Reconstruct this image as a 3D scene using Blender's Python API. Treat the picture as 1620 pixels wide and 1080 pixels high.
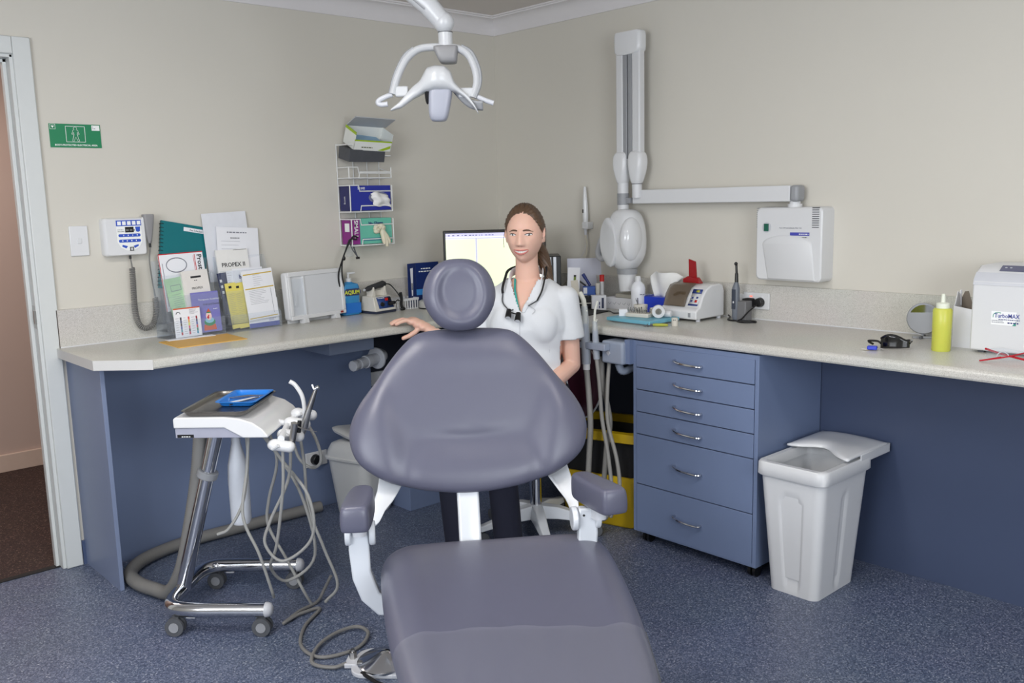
import bpy, bmesh, math, random
from math import pi, sin, cos, radians, sqrt, atan2
from mathutils import Vector, Matrix, Euler
random.seed(7)
for o_ in list(bpy.data.objects): bpy.data.objects.remove(o_)
SC = bpy.context.scene
COL = SC.collection

# ---------------------------------------------------------------- camera
CAM = Vector((-3.4066, -3.8337, 1.4432)); YAW, PITCH, ROLL, FPX = 0.8330, -0.1567, -0.0245, 1436.6
fw = Vector((cos(PITCH)*cos(YAW), cos(PITCH)*sin(YAW), sin(PITCH)))
rr = Vector((sin(YAW), -cos(YAW), 0)); uu = rr.cross(fw)
r2 = rr*cos(ROLL) + uu*sin(ROLL); u2 = -rr*sin(ROLL) + uu*cos(ROLL)
cd = bpy.data.cameras.new('camera'); cam = bpy.data.objects.new('camera', cd); COL.objects.link(cam)
cam.matrix_world = Matrix(((r2.x, u2.x, -fw.x, CAM.x), (r2.y, u2.y, -fw.y, CAM.y), (r2.z, u2.z, -fw.z, CAM.z), (0, 0, 0, 1)))
cd.sensor_width = 36; cd.lens = FPX/1620*36; cd.clip_start = .05
SC.camera = cam

# ---------------------------------------------------------------- world, lights, exposure
W = bpy.data.worlds.new('world'); SC.world = W; W.use_nodes = True
W.node_tree.nodes['Background'].inputs[0].default_value = (.75, .87, 1, 1)
W.node_tree.nodes['Background'].inputs[1].default_value = .6
def area(name, loc, target, sx, sy, power, color):
    l = bpy.data.lights.new(name, 'AREA'); l.shape = 'RECTANGLE'; l.size = sx; l.size_y = sy
    l.energy = power; l.color = color
    o = bpy.data.objects.new(name, l); COL.objects.link(o); o.location = loc
    o.rotation_euler = (Vector(target)-Vector(loc)).to_track_quat('-Z', 'Y').to_euler()
    return o
# daylight through the two windows behind the camera
area('window_daylight', (-4.86, -2.95, 1.62), (0, -2.95, 1.2), 1.9, 1.25, 66, (.91, .95, 1))
area('window_daylight_rear', (-2.9, -5.56, 1.62), (-2.9, 0, 1.2), 1.7, 1.25, 60, (.90, .95, 1))
# recessed fluorescent ceiling panels, out of frame
area('ceiling_lamp_light', (-1.7, -3.1, 2.39), (-1.7, -3.1, 0), .3, 1.2, 12, (1, .96, .91))
area('ceiling_lamp_light', (-2.95, -1.9, 2.39), (-2.95, -1.9, 0), 1.2, .3, 27, (1, .96, .91))
area('hallway_fill_light', (-2.7, .95, 2.33), (-2.7, .95, 0), .5, .5, 16, (1, .88, .8))  # unseen fill without a fixture, added to brighten the hall wall
SC.view_settings.view_transform = 'Standard'; SC.view_settings.look = 'None'
SC.view_settings.exposure = 0.0; SC.view_settings.gamma = 1; SC.view_settings.use_curve_mapping = False

# ---------------------------------------------------------------- materials
def lin(c):
    if isinstance(c, str): c = tuple(int(c[i:i+2], 16) for i in (0, 2, 4))
    return tuple(((x/255)/12.92 if x/255 <= .04045 else ((x/255+.055)/1.055)**2.4) for x in c[:3]) + (1,)
MATS = {}
def mat(name, col, rough=.5, metal=0, var=.05, scale=30, bump=0, bscale=200, coat=0, trans=0, alpha=1, emit=0, ior=1.5, spec=.5, sss=0):
    if name in MATS: return MATS[name]
    m = bpy.data.materials.new(name); m.use_nodes = True; nt = m.node_tree; N = nt.nodes
    b = N['Principled BSDF']; c = lin(col)
    tc = N.new('ShaderNodeTexCoord')
    if var:
        n = N.new('ShaderNodeTexNoise'); n.inputs['Scale'].default_value = scale; n.inputs['Detail'].default_value = 4
        nt.links.new(tc.outputs['Object'], n.inputs['Vector'])
        mx = N.new('ShaderNodeMix'); mx.data_type = 'RGBA'
        mx.inputs[6].default_value = tuple(min(1, x*(1-var)) for x in c[:3])+(1,)
        mx.inputs[7].default_value = tuple(min(1, x*(1+var)) for x in c[:3])+(1,)
        nt.links.new(n.outputs['Fac'], mx.inputs[0]); nt.links.new(mx.outputs[2], b.inputs['Base Color'])
    else: b.inputs['Base Color'].default_value = c
    b.inputs['Roughness'].default_value = rough; b.inputs['Metallic'].default_value = metal
    b.inputs['IOR'].default_value = ior; b.inputs['Specular IOR Level'].default_value = spec
    b.inputs['Coat Weight'].default_value = coat; b.inputs['Coat Roughness'].default_value = .1
    b.inputs['Transmission Weight'].default_value = trans; b.inputs['Alpha'].default_value = alpha
    if sss: b.inputs['Subsurface Weight'].default_value = sss; b.inputs['Subsurface Scale'].default_value = .01
    if emit: b.inputs['Emission Color'].default_value = c; b.inputs['Emission Strength'].default_value = emit
    if bump:
        n2 = N.new('ShaderNodeTexNoise'); n2.inputs['Scale'].default_value = bscale; n2.inputs['Detail'].default_value = 3
        nt.links.new(tc.outputs['Object'], n2.inputs['Vector'])
        bp = N.new('ShaderNodeBump'); bp.inputs['Strength'].default_value = bump; bp.inputs['Distance'].default_value = .002
        nt.links.new(n2.outputs['Fac'], bp.inputs['Height']); nt.links.new(bp.outputs[0], b.inputs['Normal'])
    MATS[name] = m
    return m
def speckle(name, stops, scale, rough, bump=0, detail_scale=None, coat=0):
    """chips of several colours: voronoi cells through a colour ramp"""
    m = bpy.data.materials.new(name); m.use_nodes = True; nt = m.node_tree; N = nt.nodes; b = N['Principled BSDF']
    tc = N.new('ShaderNodeTexCoord'); vo = N.new('ShaderNodeTexVoronoi'); vo.inputs['Scale'].default_value = scale
    nt.links.new(tc.outputs['Object'], vo.inputs['Vector'])
    sep = N.new('ShaderNodeSeparateColor'); nt.links.new(vo.outputs['Color'], sep.inputs[0])
    rp = N.new('ShaderNodeValToRGB'); rp.color_ramp.interpolation = 'CONSTANT'
    el = rp.color_ramp.elements
    while len(el) < len(stops): el.new(.5)
    for e, (p, c) in zip(el, stops): e.position = p; e.color = lin(c)
    nt.links.new(sep.outputs[0], rp.inputs[0])
    n = N.new('ShaderNodeTexNoise'); n.inputs['Scale'].default_value = 3; nt.links.new(tc.outputs['Object'], n.inputs['Vector'])
    mx = N.new('ShaderNodeMix'); mx.data_type = 'RGBA'; mx.blend_type = 'MULTIPLY'; mx.inputs[0].default_value = .12
    nt.links.new(rp.outputs[0], mx.inputs[6]); nt.links.new(n.outputs['Color'], mx.inputs[7])
    nt.links.new(mx.outputs[2], b.inputs['Base Color'])
    b.inputs['Roughness'].default_value = rough; b.inputs['Coat Weight'].default_value = coat
    if bump:
        bp = N.new('ShaderNodeBump'); bp.inputs['Strength'].default_value = bump; bp.inputs['Distance'].default_value = .001
        n2 = N.new('ShaderNodeTexNoise'); n2.inputs['Scale'].default_value = 120
        nt.links.new(tc.outputs['Object'], n2.inputs['Vector']); nt.links.new(n2.outputs['Fac'], bp.inputs['Height'])
        nt.links.new(bp.outputs[0], b.inputs['Normal'])
    MATS[name] = m
    return m
wallm = mat('cream wall paint', (208, 204, 194), .75, var=.02, scale=2, bump=.08, bscale=300)
ceilm = mat('white ceiling paint', (214, 208, 203), .8, var=.015, scale=2)
corn = mat('white cornice plaster', (222, 219, 220), .6, var=.015)
gloss_white = mat('white gloss enamel', (208, 211, 210), .35, var=.02)
vinyl = speckle('blue flecked vinyl', [(0, (66, 76, 100)), (.25, (84, 94, 118)), (.55, (100, 110, 134)), (.8, (124, 132, 152)), (.982, (160, 166, 180))], 250, .42, .05)
carpet = speckle('brown hall carpet', [(0, (52, 38, 36)), (.4, (66, 48, 44)), (.8, (82, 62, 56)), (.96, (120, 98, 88))], 220, .95, .3)
lam = speckle('speckled laminate', [(0, (192, 190, 183)), (.35, (204, 202, 195)), (.72, (212, 210, 204)), (.90, (200, 197, 189)), (.975, (172, 168, 160))], 520, .32, coat=.1)
hallm = mat('pinkish hall paint', (204, 182, 172), .7, var=.02, scale=2)
bluem = mat('blue melamine', (113, 128, 160), .42, var=.02, scale=6)
blued = mat('dark gap', (22, 24, 32), .8)
wp = mat('white plastic', (214, 215, 217), .35, var=.01)
wpg = mat('white glossy plastic', (222, 223, 225), .18, var=.01, coat=.3)
gp = mat('grey plastic', (150, 152, 156), .4, var=.02)
dgp = mat('dark grey plastic', (84, 86, 90), .45, var=.02)
lgp = mat('light grey plastic', (196, 198, 204), .4, var=.02)
bk = mat('black plastic', (18, 18, 20), .35, var=.05)
blackm = mat('black rubber', (24, 24, 26), .7, var=.05)
chrome = mat('chrome', (205, 207, 212), .12, metal=1, var=.01)
steel = mat('brushed steel', (176, 174, 172), .28, metal=1, var=.04, scale=80)
uph = mat('grey violet upholstery', (86, 87, 104), .33, var=.03, scale=25, bump=.12, bscale=900, spec=.5)
enam = mat('white enamel', (206, 210, 216), .22, var=.01, coat=.2)
hosem = mat('grey hose', (122, 121, 119), .5, var=.04, scale=60)
paper = mat('white paper', (236, 237, 242), .7, var=.01)
ink = mat('black ink', (28, 28, 34), .6, var=0)
inkg = mat('grey ink', (128, 130, 142), .6, var=0)
inkw = mat('white ink', (240, 242, 240), .6, var=0)
clear = mat('clear acrylic', (246, 248, 252), .05, var=0, trans=1, ior=1.25)
def glassy(name, col, a, rough=.05):
    if name in MATS: return MATS[name]
    m = bpy.data.materials.new(name); m.use_nodes = True; nt = m.node_tree; N = nt.nodes
    b = N['Principled BSDF']; b.inputs['Base Color'].default_value = lin(col); b.inputs['Roughness'].default_value = rough
    t = N.new('ShaderNodeBsdfTransparent'); t.inputs[0].default_value = (.97, .98, .99, 1)
    mx = N.new('ShaderNodeMixShader'); mx.inputs[0].default_value = a
    nt.links.new(t.outputs[0], mx.inputs[1]); nt.links.new(b.outputs[0], mx.inputs[2])
    nt.links.new(mx.outputs[0], N['Material Output'].inputs[0]); MATS[name] = m
    return m
acry = glassy('clear acrylic sheet', (225, 230, 238), .07)

# ---------------------------------------------------------------- mesh helpers
def V(*a): return Vector(a)
def spl(pts, k=6, closed=False):
    """Catmull-Rom through points"""
    P = [Vector(p) for p in pts]; n = len(P); out = []
    rng = range(n if closed else n-1)
    for i in rng:
        p1, p2 = P[i], P[(i+1) % n]
        p0 = P[(i-1) % n] if closed or i > 0 else p1*2-p2
        p3 = P[(i+2) % n] if closed or i+2 < n else p2*2-p1
        for j in range(k):
            t = j/k
            out.append(.5*((2*p1)+(p2-p0)*t+(2*p0-5*p1+4*p2-p3)*t*t+(3*p1-p0-3*p2+p3)*t**3))
    if not closed: out.append(P[-1])
    return out
class MB:
    def __init__(s): s.v = []; s.f = []
    def add(s, v, f, M=None):
        b = len(s.v)
        s.v += [tuple(M @ Vector(x)) if M else tuple(x) for x in v]
        s.f += [tuple(b+i for i in q) for q in f]; return s
    def box(s, x0, x1, y0, y1, z0, z1, M=None):
        v = [(x, y, z) for z in (z0, z1) for y in (y0, y1) for x in (x0, x1)]
        return s.add(v, [(0, 2, 3, 1), (4, 5, 7, 6), (0, 1, 5, 4), (2, 6, 7, 3), (0, 4, 6, 2), (1, 3, 7, 5)], M)
    def loft(s, rings, cap=True, M=None, close=False):
        n = len(rings[0]); v = [p for r in rings for p in r]; f = []
        R = len(rings)
        for i in range(R if close else R-1):
            a, b = i*n, ((i+1) % R)*n
            f += [(a+j, a+(j+1) % n, b+(j+1) % n, b+j) for j in range(n)]
        if cap and not close: f += [tuple(range(n))[::-1], tuple((R-1)*n+j for j in range(n))]
        return s.add(v, f, M)
    def cyl(s, p, q, r, r2=None, n=16, M=None):
        return s.tube([p, q], r, n, rs=[r, r if r2 is None else r2], M=M)
    def tube(s, pts, r=.01, n=8, closed=False, rs=None, M=None, sq=None):
        P = [Vector(p) for p in pts]; L = len(P); rings = []
        def tan(i):
            a = P[(i-1) % L] if closed or i > 0 else P[i]; b = P[(i+1) % L] if closed or i < L-1 else P[i]
            d = b-a; return d.normalized() if d.length > 1e-9 else Vector((0, 0, 1))
        t = tan(0); up = Vector((0, 0, 1)) if abs(t.z) < .9 else Vector((1, 0, 0))
        nrm = (up-t*up.dot(t)).normalized()
        for i in range(L):
            t = tan(i); nrm = nrm-t*nrm.dot(t)
            nrm = nrm.normalized() if nrm.length > 1e-6 else t.orthogonal().normalized()
            bi = t.cross(nrm); ra = rs[i] if rs else r
            a, b = (ra, ra) if sq is None else (ra*sq[0], ra*sq[1])
            rings.append([P[i]+nrm*a*cos(2*pi*j/n)+bi*b*sin(2*pi*j/n) for j in range(n)])
        return s.loft(rings, not closed, M, closed)
    def lathe(s, prof, n=24, c=(0, 0, 0), M=None):
        rings = [[(c[0]+r*cos(2*pi*j/n), c[1]+r*sin(2*pi*j/n), c[2]+z) for j in range(n)] for r, z in prof]
        return s.loft(rings, True, M)
    def prism(s, poly, a0, a1, ax='z', M=None):
        def pt(u, v, w): return {'z': (u, v, w), 'y': (u, w, v), 'x': (w, u, v)}[ax]
        n = len(poly)
        v = [pt(p[0], p[1], a0) for p in poly]+[pt(p[0], p[1], a1) for p in poly]
        f = [tuple(range(n))[::-1], tuple(range(n, 2*n))]+[(j, (j+1) % n, n+(j+1) % n, n+j) for j in range(n)]
        return s.add(v, f, M)
    def ell(s, c, r, nu=20, nv=12, M=None):
        rings = []
        for i in range(1, nv):
            a = pi*i/nv
            rings.append([(c[0]+r[0]*sin(a)*cos(2*pi*j/nu), c[1]+r[1]*sin(a)*sin(2*pi*j/nu), c[2]-r[2]*cos(a)) for j in range(nu)])
        b = len(s.v); s.loft(rings, False, M)
        n0 = len(s.v); lo = (c[0], c[1], c[2]-r[2]); hi = (c[0], c[1], c[2]+r[2])
        s.v += [tuple(M @ Vector(lo)) if M else lo, tuple(M @ Vector(hi)) if M else hi]
        s.f += [(b+(j+1) % nu, b+j, n0) for j in range(nu)]
        t = b+(nv-2)*nu
        s.f += [(t+j, t+(j+1) % nu, n0+1) for j in range(nu)]
        return s
    def grid(s, fn, nu, nv, M=None):
        v = [fn(i/nu, j/nv) for j in range(nv+1) for i in range(nu+1)]
        f = [(j*(nu+1)+i, j*(nu+1)+i+1, (j+1)*(nu+1)+i+1, (j+1)*(nu+1)+i) for j in range(nv) for i in range(nu)]
        return s.add(v, f, M)
def rrect(w, h, r, k=4, cx=0, cy=0):
    out = []
    for qx, qy, a0 in ((1, 1, 0), (-1, 1, 90), (-1, -1, 180), (1, -1, 270)):
        for i in range(k+1):
            a = radians(a0+90*i/k); out.append((cx+qx*(w/2-r)+r*cos(a), cy+qy*(h/2-r)+r*sin(a)))
    return out
def obj(name, mb, m, parent=None, loc=(0, 0, 0), rot=None, bevel=0, seg=2, sub=0, ang=40, solid=0, flat=False):
    me = bpy.data.meshes.new(name); me.from_pydata(mb.v, [], mb.f); me.validate()
    bm = bmesh.new(); bm.from_mesh(me); bmesh.ops.recalc_face_normals(bm, faces=bm.faces); bm.to_mesh(me); bm.free()
    if not flat:
        for p in me.polygons: p.use_smooth = True
        if not sub: me.set_sharp_from_angle(angle=radians(ang))
    if m is not None:
        for q in (m if isinstance(m, (list, tuple)) else [m]): me.materials.append(q)
    o = bpy.data.objects.new(name, me); COL.objects.link(o); o.location = loc
    if rot: o.rotation_euler = rot
    if parent: o.parent = parent
    if solid:
        md = o.modifiers.new('solid', 'SOLIDIFY'); md.thickness = solid; md.offset = 0
    if bevel:
        md = o.modifiers.new('bevel', 'BEVEL'); md.width = bevel; md.segments = seg; md.limit_method = 'ANGLE'; md.angle_limit = radians(35)
    if sub:
        md = o.modifiers.new('sub', 'SUBSURF'); md.levels = sub; md.render_levels = sub
    return o
def tag(o, label, cat, group=None):
    o['label'] = label; o['category'] = cat
    if group: o['group'] = group
    return o
def thing(name, label, cat, loc=(0, 0, 0), rz=0, group=None, M=None):
    o = bpy.data.objects.new(name, None); COL.objects.link(o); o.empty_display_size = .05
    if M is not None: o.matrix_world = M
    else: o.location = loc; o.rotation_euler = (0, 0, radians(rz))
    return tag(o, label, cat, group)
def struct(name, mb, m, parent=None, **k):
    o = obj(name, mb, m, parent, **k)
    if not parent: o['kind'] = 'structure'
    return o
def cp(src, parent=None, loc=None, rot=None):
    o = src.copy(); COL.objects.link(o)
    if parent is not None: o.parent = parent
    if loc is not None: o.location = loc
    if rot is not None: o.rotation_euler = rot
    return o
UNREADABLE = {'Ph 1300 000 000\nFax 1300 000 001', 'I LEINBACH LAB', 'IN\n2011', '88 8', 'ENDO FROST', 'zz', 'A 3.5 R', 'Belmont', 'PHOT-X II', 'RELYX', 'MARATHON-3', '2007', 'new', 'DENTAL LAB', 'Cattani', 'VILLADENT', 'systemi medicali', 'ENDOS A.C', 'Ultrasonic Bath Cleaner', 'UNIGLOVES', 'ACTIVATE\nREMINERALISE'}
def text(s, size, m, parent, loc, rot=(pi/2, 0, 0), align='LEFT', name='lettering', ext=.0002, sx=1, bold=0):
    if s in UNREADABLE:      # too small to read in the photograph: a row of print marks
        b = MB(); random.seed(len(s)); 
        for k, line in enumerate(s.split('\n')):
            L = len(line)*size*.55; x = -L/2 if align == 'CENTER' else (-L if align == 'RIGHT' else 0); e_ = x+L
            while x < e_-size*.2:
                w_ = min(size*random.uniform(.5, 1.3), e_-x); b.box(x, x+w_, size*(.12-1.1*k), size*(.52-1.1*k), -ext, ext); x += w_+size*.3
        o = obj('fine_print', b, m, parent, loc=loc, rot=rot); o['kind'] = 'stuff'; return o
    cu = bpy.data.curves.new(name, 'FONT'); cu.body = s; cu.size = size; cu.align_x = align; cu.extrude = ext; cu.resolution_u = 2
    cu.offset = bold
    t = bpy.data.objects.new('tmp', cu); COL.objects.link(t)
    dg = bpy.context.evaluated_depsgraph_get(); me = bpy.data.meshes.new_from_object(t.evaluated_get(dg))
    bpy.data.objects.remove(t); me.materials.clear(); me.materials.append(m)
    o = bpy.data.objects.new(name, me); COL.objects.link(o); o.location = loc; o.rotation_euler = rot; o.scale = (sx, 1, 1)
    if parent: o.parent = parent
    return o
def face_rz(dx, dy): return math.degrees(atan2(dx, -dy))
# ================================================================ THE ROOM
ZT, ZS, TD, TH, ST = .901, 1.051, .5865, .0366, .018   # worktop height, splashback top, depth, thickness, splash thickness
X0, Y0, CE = -4.9, -5.6, 2.4
struct('floor', MB().box(X0-.1, .1, Y0-.1, .04, -.06, 0), vinyl)
struct('ceiling', MB().box(X0-.1, .1, Y0-.1, .1, CE, CE+.06), ceilm)
struct('wall_right', MB().box(0, .1, Y0-.1, .1, 0, CE), wallm)
DX0, DX1, DZ = -3.22, -2.402, 2.016            # door opening in the left wall
struct('wall_left', MB().box(DX1, 0, 0, .1, 0, CE).box(X0, DX0, 0, .1, 0, CE).box(DX0, DX1, 0, .1, DZ, CE), wallm)
# walls behind the camera, each with a window opening
def holed(axis, c0, c1, a0, a1, h0, h1, z0, z1):
    m = MB()
    for (p, q, r, s) in ((a0, h0, 0, CE), (h1, a1, 0, CE), (h0, h1, 0, z0), (h0, h1, z1, CE)):
        m.box(c0, c1, p, q, r, s) if axis == 'x' else m.box(p, q, c0, c1, r, s)
    return m
struct('wall_back', holed('x', X0-.1, X0, Y0, 0, -3.9, -2.0, 1.0, 2.25), wallm)
struct('wall_front', holed('y', Y0-.1, Y0, X0, 0, -3.75, -2.05, 1.0, 2.25), wallm)
w = struct('window_1', MB().box(X0-.07, X0-.02, -3.9, -3.85, 1, 2.25).box(X0-.07, X0-.02, -2.05, -2, 1, 2.25).box(X0-.07, X0-.02, -3.85, -2.05, 1, 1.05)
       .box(X0-.07, X0-.02, -3.85, -2.05, 2.2, 2.25).box(X0-.07, X0-.02, -2.97, -2.93, 1.05, 2.2), gloss_white)
struct('glass', MB().box(X0-.05, X0-.045, -3.85, -2.05, 1.05, 2.2), acry, w)
w = struct('window_2', MB().box(-3.75, -3.7, Y0-.07, Y0-.02, 1, 2.25).box(-2.1, -2.05, Y0-.07, Y0-.02, 1, 2.25).box(-3.7, -2.1, Y0-.07, Y0-.02, 1, 1.05)
       .box(-3.7, -2.1, Y0-.07, Y0-.02, 2.2, 2.25).box(-2.92, -2.88, Y0-.07, Y0-.02, 1.05, 2.2), gloss_white)
struct('glass', MB().box(-3.7, -2.1, Y0-.05, Y0-.045, 1.05, 2.2), acry, w)
# cornice: one length on each wall in view
CP = [(0, 2.31), (.007, 2.31), (.009, 2.318)]+[(.009+.05*(1-cos(a)), 2.318+.066*sin(a)) for a in [radians(x) for x in (15, 30, 45, 60, 75, 88)]]+[(.066, 2.386), (.067, 2.392), (.076, 2.393), (.077, 2.4), (0, 2.4)]
def cornice(name, axis, length):
    m = MB(); n = len(CP)
    if axis == 'left':   # along -x on wall y=0, mitred at the corner
        v = [(-d, -d, z) for d, z in CP]+[(-length, -d, z) for d, z in CP]
    else:
        v = [(-d, -d, z) for d, z in CP]+[(-d, -length, z) for d, z in CP]
    m.add(v, [(j, (j+1) % n, n+(j+1) % n, n+j) for j in range(n)]+[tuple(range(n)), tuple(range(n, 2*n))])
    return struct(name, m, corn, ang=25)
cornice('trim_1', 'left', 4.9); cornice('trim_2', 'right', 5.6)
# door frame: casing, jamb, stop, strike plate
d = struct('door_1', MB().box(DX1, DX1+.064, -.016, 0, 0, DZ+.064).box(DX0-.064, DX0, -.016, 0, 0, DZ+.064).box(DX0, DX1, -.016, 0, DZ, DZ+.064), gloss_white, bevel=.004)
d.name = 'door_1'
struct('jamb', MB().box(DX1-.012, DX1+.006, -.003, .103, 0, DZ).box(DX0-.006, DX0+.012, -.003, .103, 0, DZ).box(DX0, DX1, -.003, .103, DZ-.012, DZ+.006), gloss_white, d, bevel=.002)
struct('door_stop', MB().box(DX1-.026, DX1-.012, .04, .07, 0, DZ-.012).box(DX0+.012, DX0+.026, .04, .07, 0, DZ-.012).box(DX0+.012, DX1-.012, .04, .07, DZ-.026, DZ-.012), gloss_white, d, bevel=.002)
struct('strike_plate', MB().box(DX1-.0135, DX1-.0115, .006, .036, .985, 1.075).box(DX1-.02, DX1-.0115, -.002, .008, 1.005, 1.055), steel, d)
struct('threshold_strip', MB().box(DX0+.012, DX1-.012, .03, .06, 0, .004), blackm, d)
# hallway beyond
struct('floor_hall', MB().box(-4.2, -.6, .04, 1.86, -.05, .002), carpet)
struct('wall_hall', MB().box(-4.2, -.6, 1.72, 1.82, 0, CE).box(-4.3, -4.2, .1, 1.82, 0, CE).box(-.6, -.5, .1, 1.82, 0, CE), hallm)
struct('ceiling_hall', MB().box(-4.3, -.5, .1, 1.82, CE, CE+.06), ceilm)
struct('baseboard_hall', MB().box(-4.2, -.6, 1.704, 1.72, 0, .1), mat('cream skirting', (222, 200, 186), .45), bevel=.004)
# vinyl coving behind the casing
struct('baseboard_left', MB().box(DX1+.066, -2.315, -.012, 0, 0, .1), mat('blue coved vinyl', (70, 84, 116), .5))
# blue panels fixed to the walls under the bench
struct('trim_3', MB().box(-2.306, -.96, -.1, -.085, 0, ZT-TH), bluem)
struct('trim_4', MB().box(-.125, -.11, -3.5, -1.3, 0, ZT-TH), mat('shade-darkened blue melamine', (66, 77, 104), .42, var=.02, scale=6))  # right panel's blue darkened to paint in the shade under the bench
slate = mat('painted corner shade', (44, 48, 60), .5, var=.02)  # for two added corner panels; their dark colour stands in for under-bench shade
struct('shade_panel_1', MB().box(-.958, -.014, -.03, -.0125, 0, ZT-TH), slate)
struct('shade_panel_2', MB().box(-.03, -.0125, -1.298, -.031, 0, ZT-TH), slate)
struct('baseboard_right', MB().box(-.012, 0, -1.3, 0, 0, .1).box(-.96, 0, -.012, 0, 0, .1), MATS['blue coved vinyl'])

# ================================================================ BENCH
wt = thing('worktop', 'L-shaped speckled white laminate worktop with a rounded front edge', 'worktop', (0, 0, ZT))
def postform(x0, x1, flip):   # cross-section with rolled front edge, swept along one run
    pass
m = MB()
r = .016
prof = [(-.001, 0), (-(TD-r), 0)]+[(-(TD-r)-r*sin(a), -r+r*cos(a)) for a in [radians(x) for x in (20, 40, 60, 80)]]+[(-TD, -r-.003)]+[(-TD, -TH+.008), (-TD+.003, -TH+.002), (-TD+.008, -TH), (-.001, -TH)]
# run along the left wall (x), plain part
n = len(prof)
v = [(-2.2, d_, z) for d_, z in prof]+[(d_ if d_ else 0, d_, z) for d_, z in prof]
m.add(v, [(j, (j+1) % n, n+(j+1) % n, n+j) for j in range(n)]+[tuple(range(n)), tuple(range(n, 2*n))])
v = [(d_, d_, z) for d_, z in prof]+[(d_, -3.5, z) for d_, z in prof]
m.add(v, [(j, (j+1) % n, n+(j+1) % n, n+j) for j in range(n)]+[tuple(range(n)), tuple(range(n, 2*n))])
# clipped end with square edging
m.prism([(-2.2, -.001), (-2.357, -.001), (-2.357, -.434), (-2.2, -TD)], -TH, 0)
obj('top', m, lam, wt, ang=25)
obj('edge_strip', MB().prism([(-2.3575, -.434), (-2.2005, -TD-.0006), (-2.1995, -TD-.0002), (-2.356, -.4335)], -TH, -.0005).prism([(-2.3575, -.002), (-2.3575, -.434), (-2.3568, -.434), (-2.3568, -.002)], -TH, -.0005), mat('edge laminate', (206, 205, 203), .45, var=.04, scale=300), wt)
cap = mat('dark edge strip', (70, 60, 52), .5)
t = thing('splashback', 'speckled laminate upstand along the left wall above the worktop', 'splashback', (0, 0, ZT))
obj('panel', MB().box(-2.343, -.0005, -ST, -.0005, .0003, ZS-ZT), lam, t, bevel=.001)
obj('end_strip', MB().box(-2.346, -2.343, -ST, -.0005, .0003, ZS-ZT), cap, t)
obj('sealant', MB().prism([(-ST-.004, .0003), (-ST, .0003), (-ST, .004)], -2.343, -.02, 'x'), wp, t)
t = thing('splashback', 'speckled laminate upstand along the right wall behind the x-ray unit and appliances', 'splashback', (0, 0, ZT))
obj('panel', MB().box(-ST, -.0005, -3.5, -ST-.0005, .0003, ZS-ZT), lam, t, bevel=.001)
obj('sealant', MB().prism([(-ST-.004, .0003), (-ST, .0003), (-ST, .004)], -3.5, -.02, 'y'), wp, t)
o = obj('bench_end_panel', MB().box(-2.324, -2.308, -.392, 0, 0, ZT-TH), mat('blue melamine end', (120, 132, 160), .4, var=.02), bevel=.001)
tag(o, 'blue-grey end panel holding up the clipped end of the worktop beside the doorway', 'panel')

# drawer cabinet on castors
CY0, CY1, CXF, CXB = -2.045, -1.455, -.575, -.13
cab = thing('drawer_cabinet', 'blue mobile cabinet of six drawers on black castors under the worktop', 'cabinet', (CXF, CY1, 0), -90)
# local: x along front (0..w) to image right, -y out of the front, z up
Wd = CY1-CY0; Dp = CXB-CXF; B0, B1 = .048, ZT-TH-.006
obj('body', MB().box(0, .016, 0, Dp, B0, B1).box(Wd-.016, Wd, 0, Dp, B0, B1).box(.016, Wd-.016, 0, Dp, B1-.018, B1).box(.016, Wd-.016, 0, Dp, B0, B0+.016).box(.016, Wd-.016, Dp-.012, Dp, B0, B1).box(.016, Wd-.016, .02, .03, B0, B1), bluem, cab, bevel=.001)
zs = [.842, .748, .656, .563, .469, .256, .052]
hpath = spl([(-.062, -.001, .004), (-.058, -.016, .004), (-.03, -.026, -.001), (.01, -.027, -.004), (.045, -.024, -.006), (.062, -.016, -.007), (.064, -.001, -.007)], 4)
for a, b in zip(zs[:-1], zs[1:]):
    dr = obj('drawer', MB().box(.018, Wd-.018, -.002, .016, b+.0025, a-.0015), bluem, cab, bevel=.001)
    zc = (a+b)/2 if a-b < .15 else b+(a-b)*.52
    obj('handle', MB().tube(hpath, .0045, 8, rs=[.006, .006, .005, .0045, .005, .006, .006][0:1]*4+[.0048]*(len(hpath)-8)+[.006]*4), chrome, dr, loc=(Wd*.47, -.002, zc))
for x in (.05, Wd-.03):
    for y in (.04, Dp-.05):
        ca = obj('castor', MB().cyl((x-.016, y, .023), (x-.004, y, .023), .023, n=16).cyl((x+.004, y, .023), (x+.016, y, .023), .023, n=16).box(x-.012, x+.012, y-.012, y+.012, .03, B0), bk, cab)

# pipe box, valve, and services under the left bench
o = obj('pipe_cover', MB().box(-1.335, -1.1, -.352, -.1, .772, ZT-TH), mat('grey-blue melamine', (128, 140, 164), .45), bevel=.002)
tag(o, 'grey-blue boxed cover fixed under the left run of worktop', 'cover')
v_ = thing('waste_valve', 'grey plastic pipe valve with round flange beside the boxed cover', 'valve', (-1.05, -.235, .695))
m = MB()
A = Vector((.035, .0, .008)); D_ = Vector((-.96, -.28, -.06)).normalized()
obj('flange', MB().cyl(A, A-D_*.012, .052, n=32), lgp, v_, bevel=.003)
obj('pipe', MB().tube(spl([A-D_*.01, A-D_*.05, A-D_*.08+Vector((0, .06, 0)), A-D_*.08+Vector((0, .16, 0))], 5), .025, 14), lgp, v_)
def seg(m, t0, t1, r, n=20): m.cyl(A+D_*t0, A+D_*t1, r, n=n)
seg(m, 0, .045, .026); seg(m, .045, .08, .031, 12); seg(m, .08, .125, .025); seg(m, .125, .145, .021)
obj('body', m, lgp, v_, bevel=.002)
m = MB(); seg(m, .145, .168, .026, 10); obj('cap', m, lgp, v_, bevel=.002)
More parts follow.
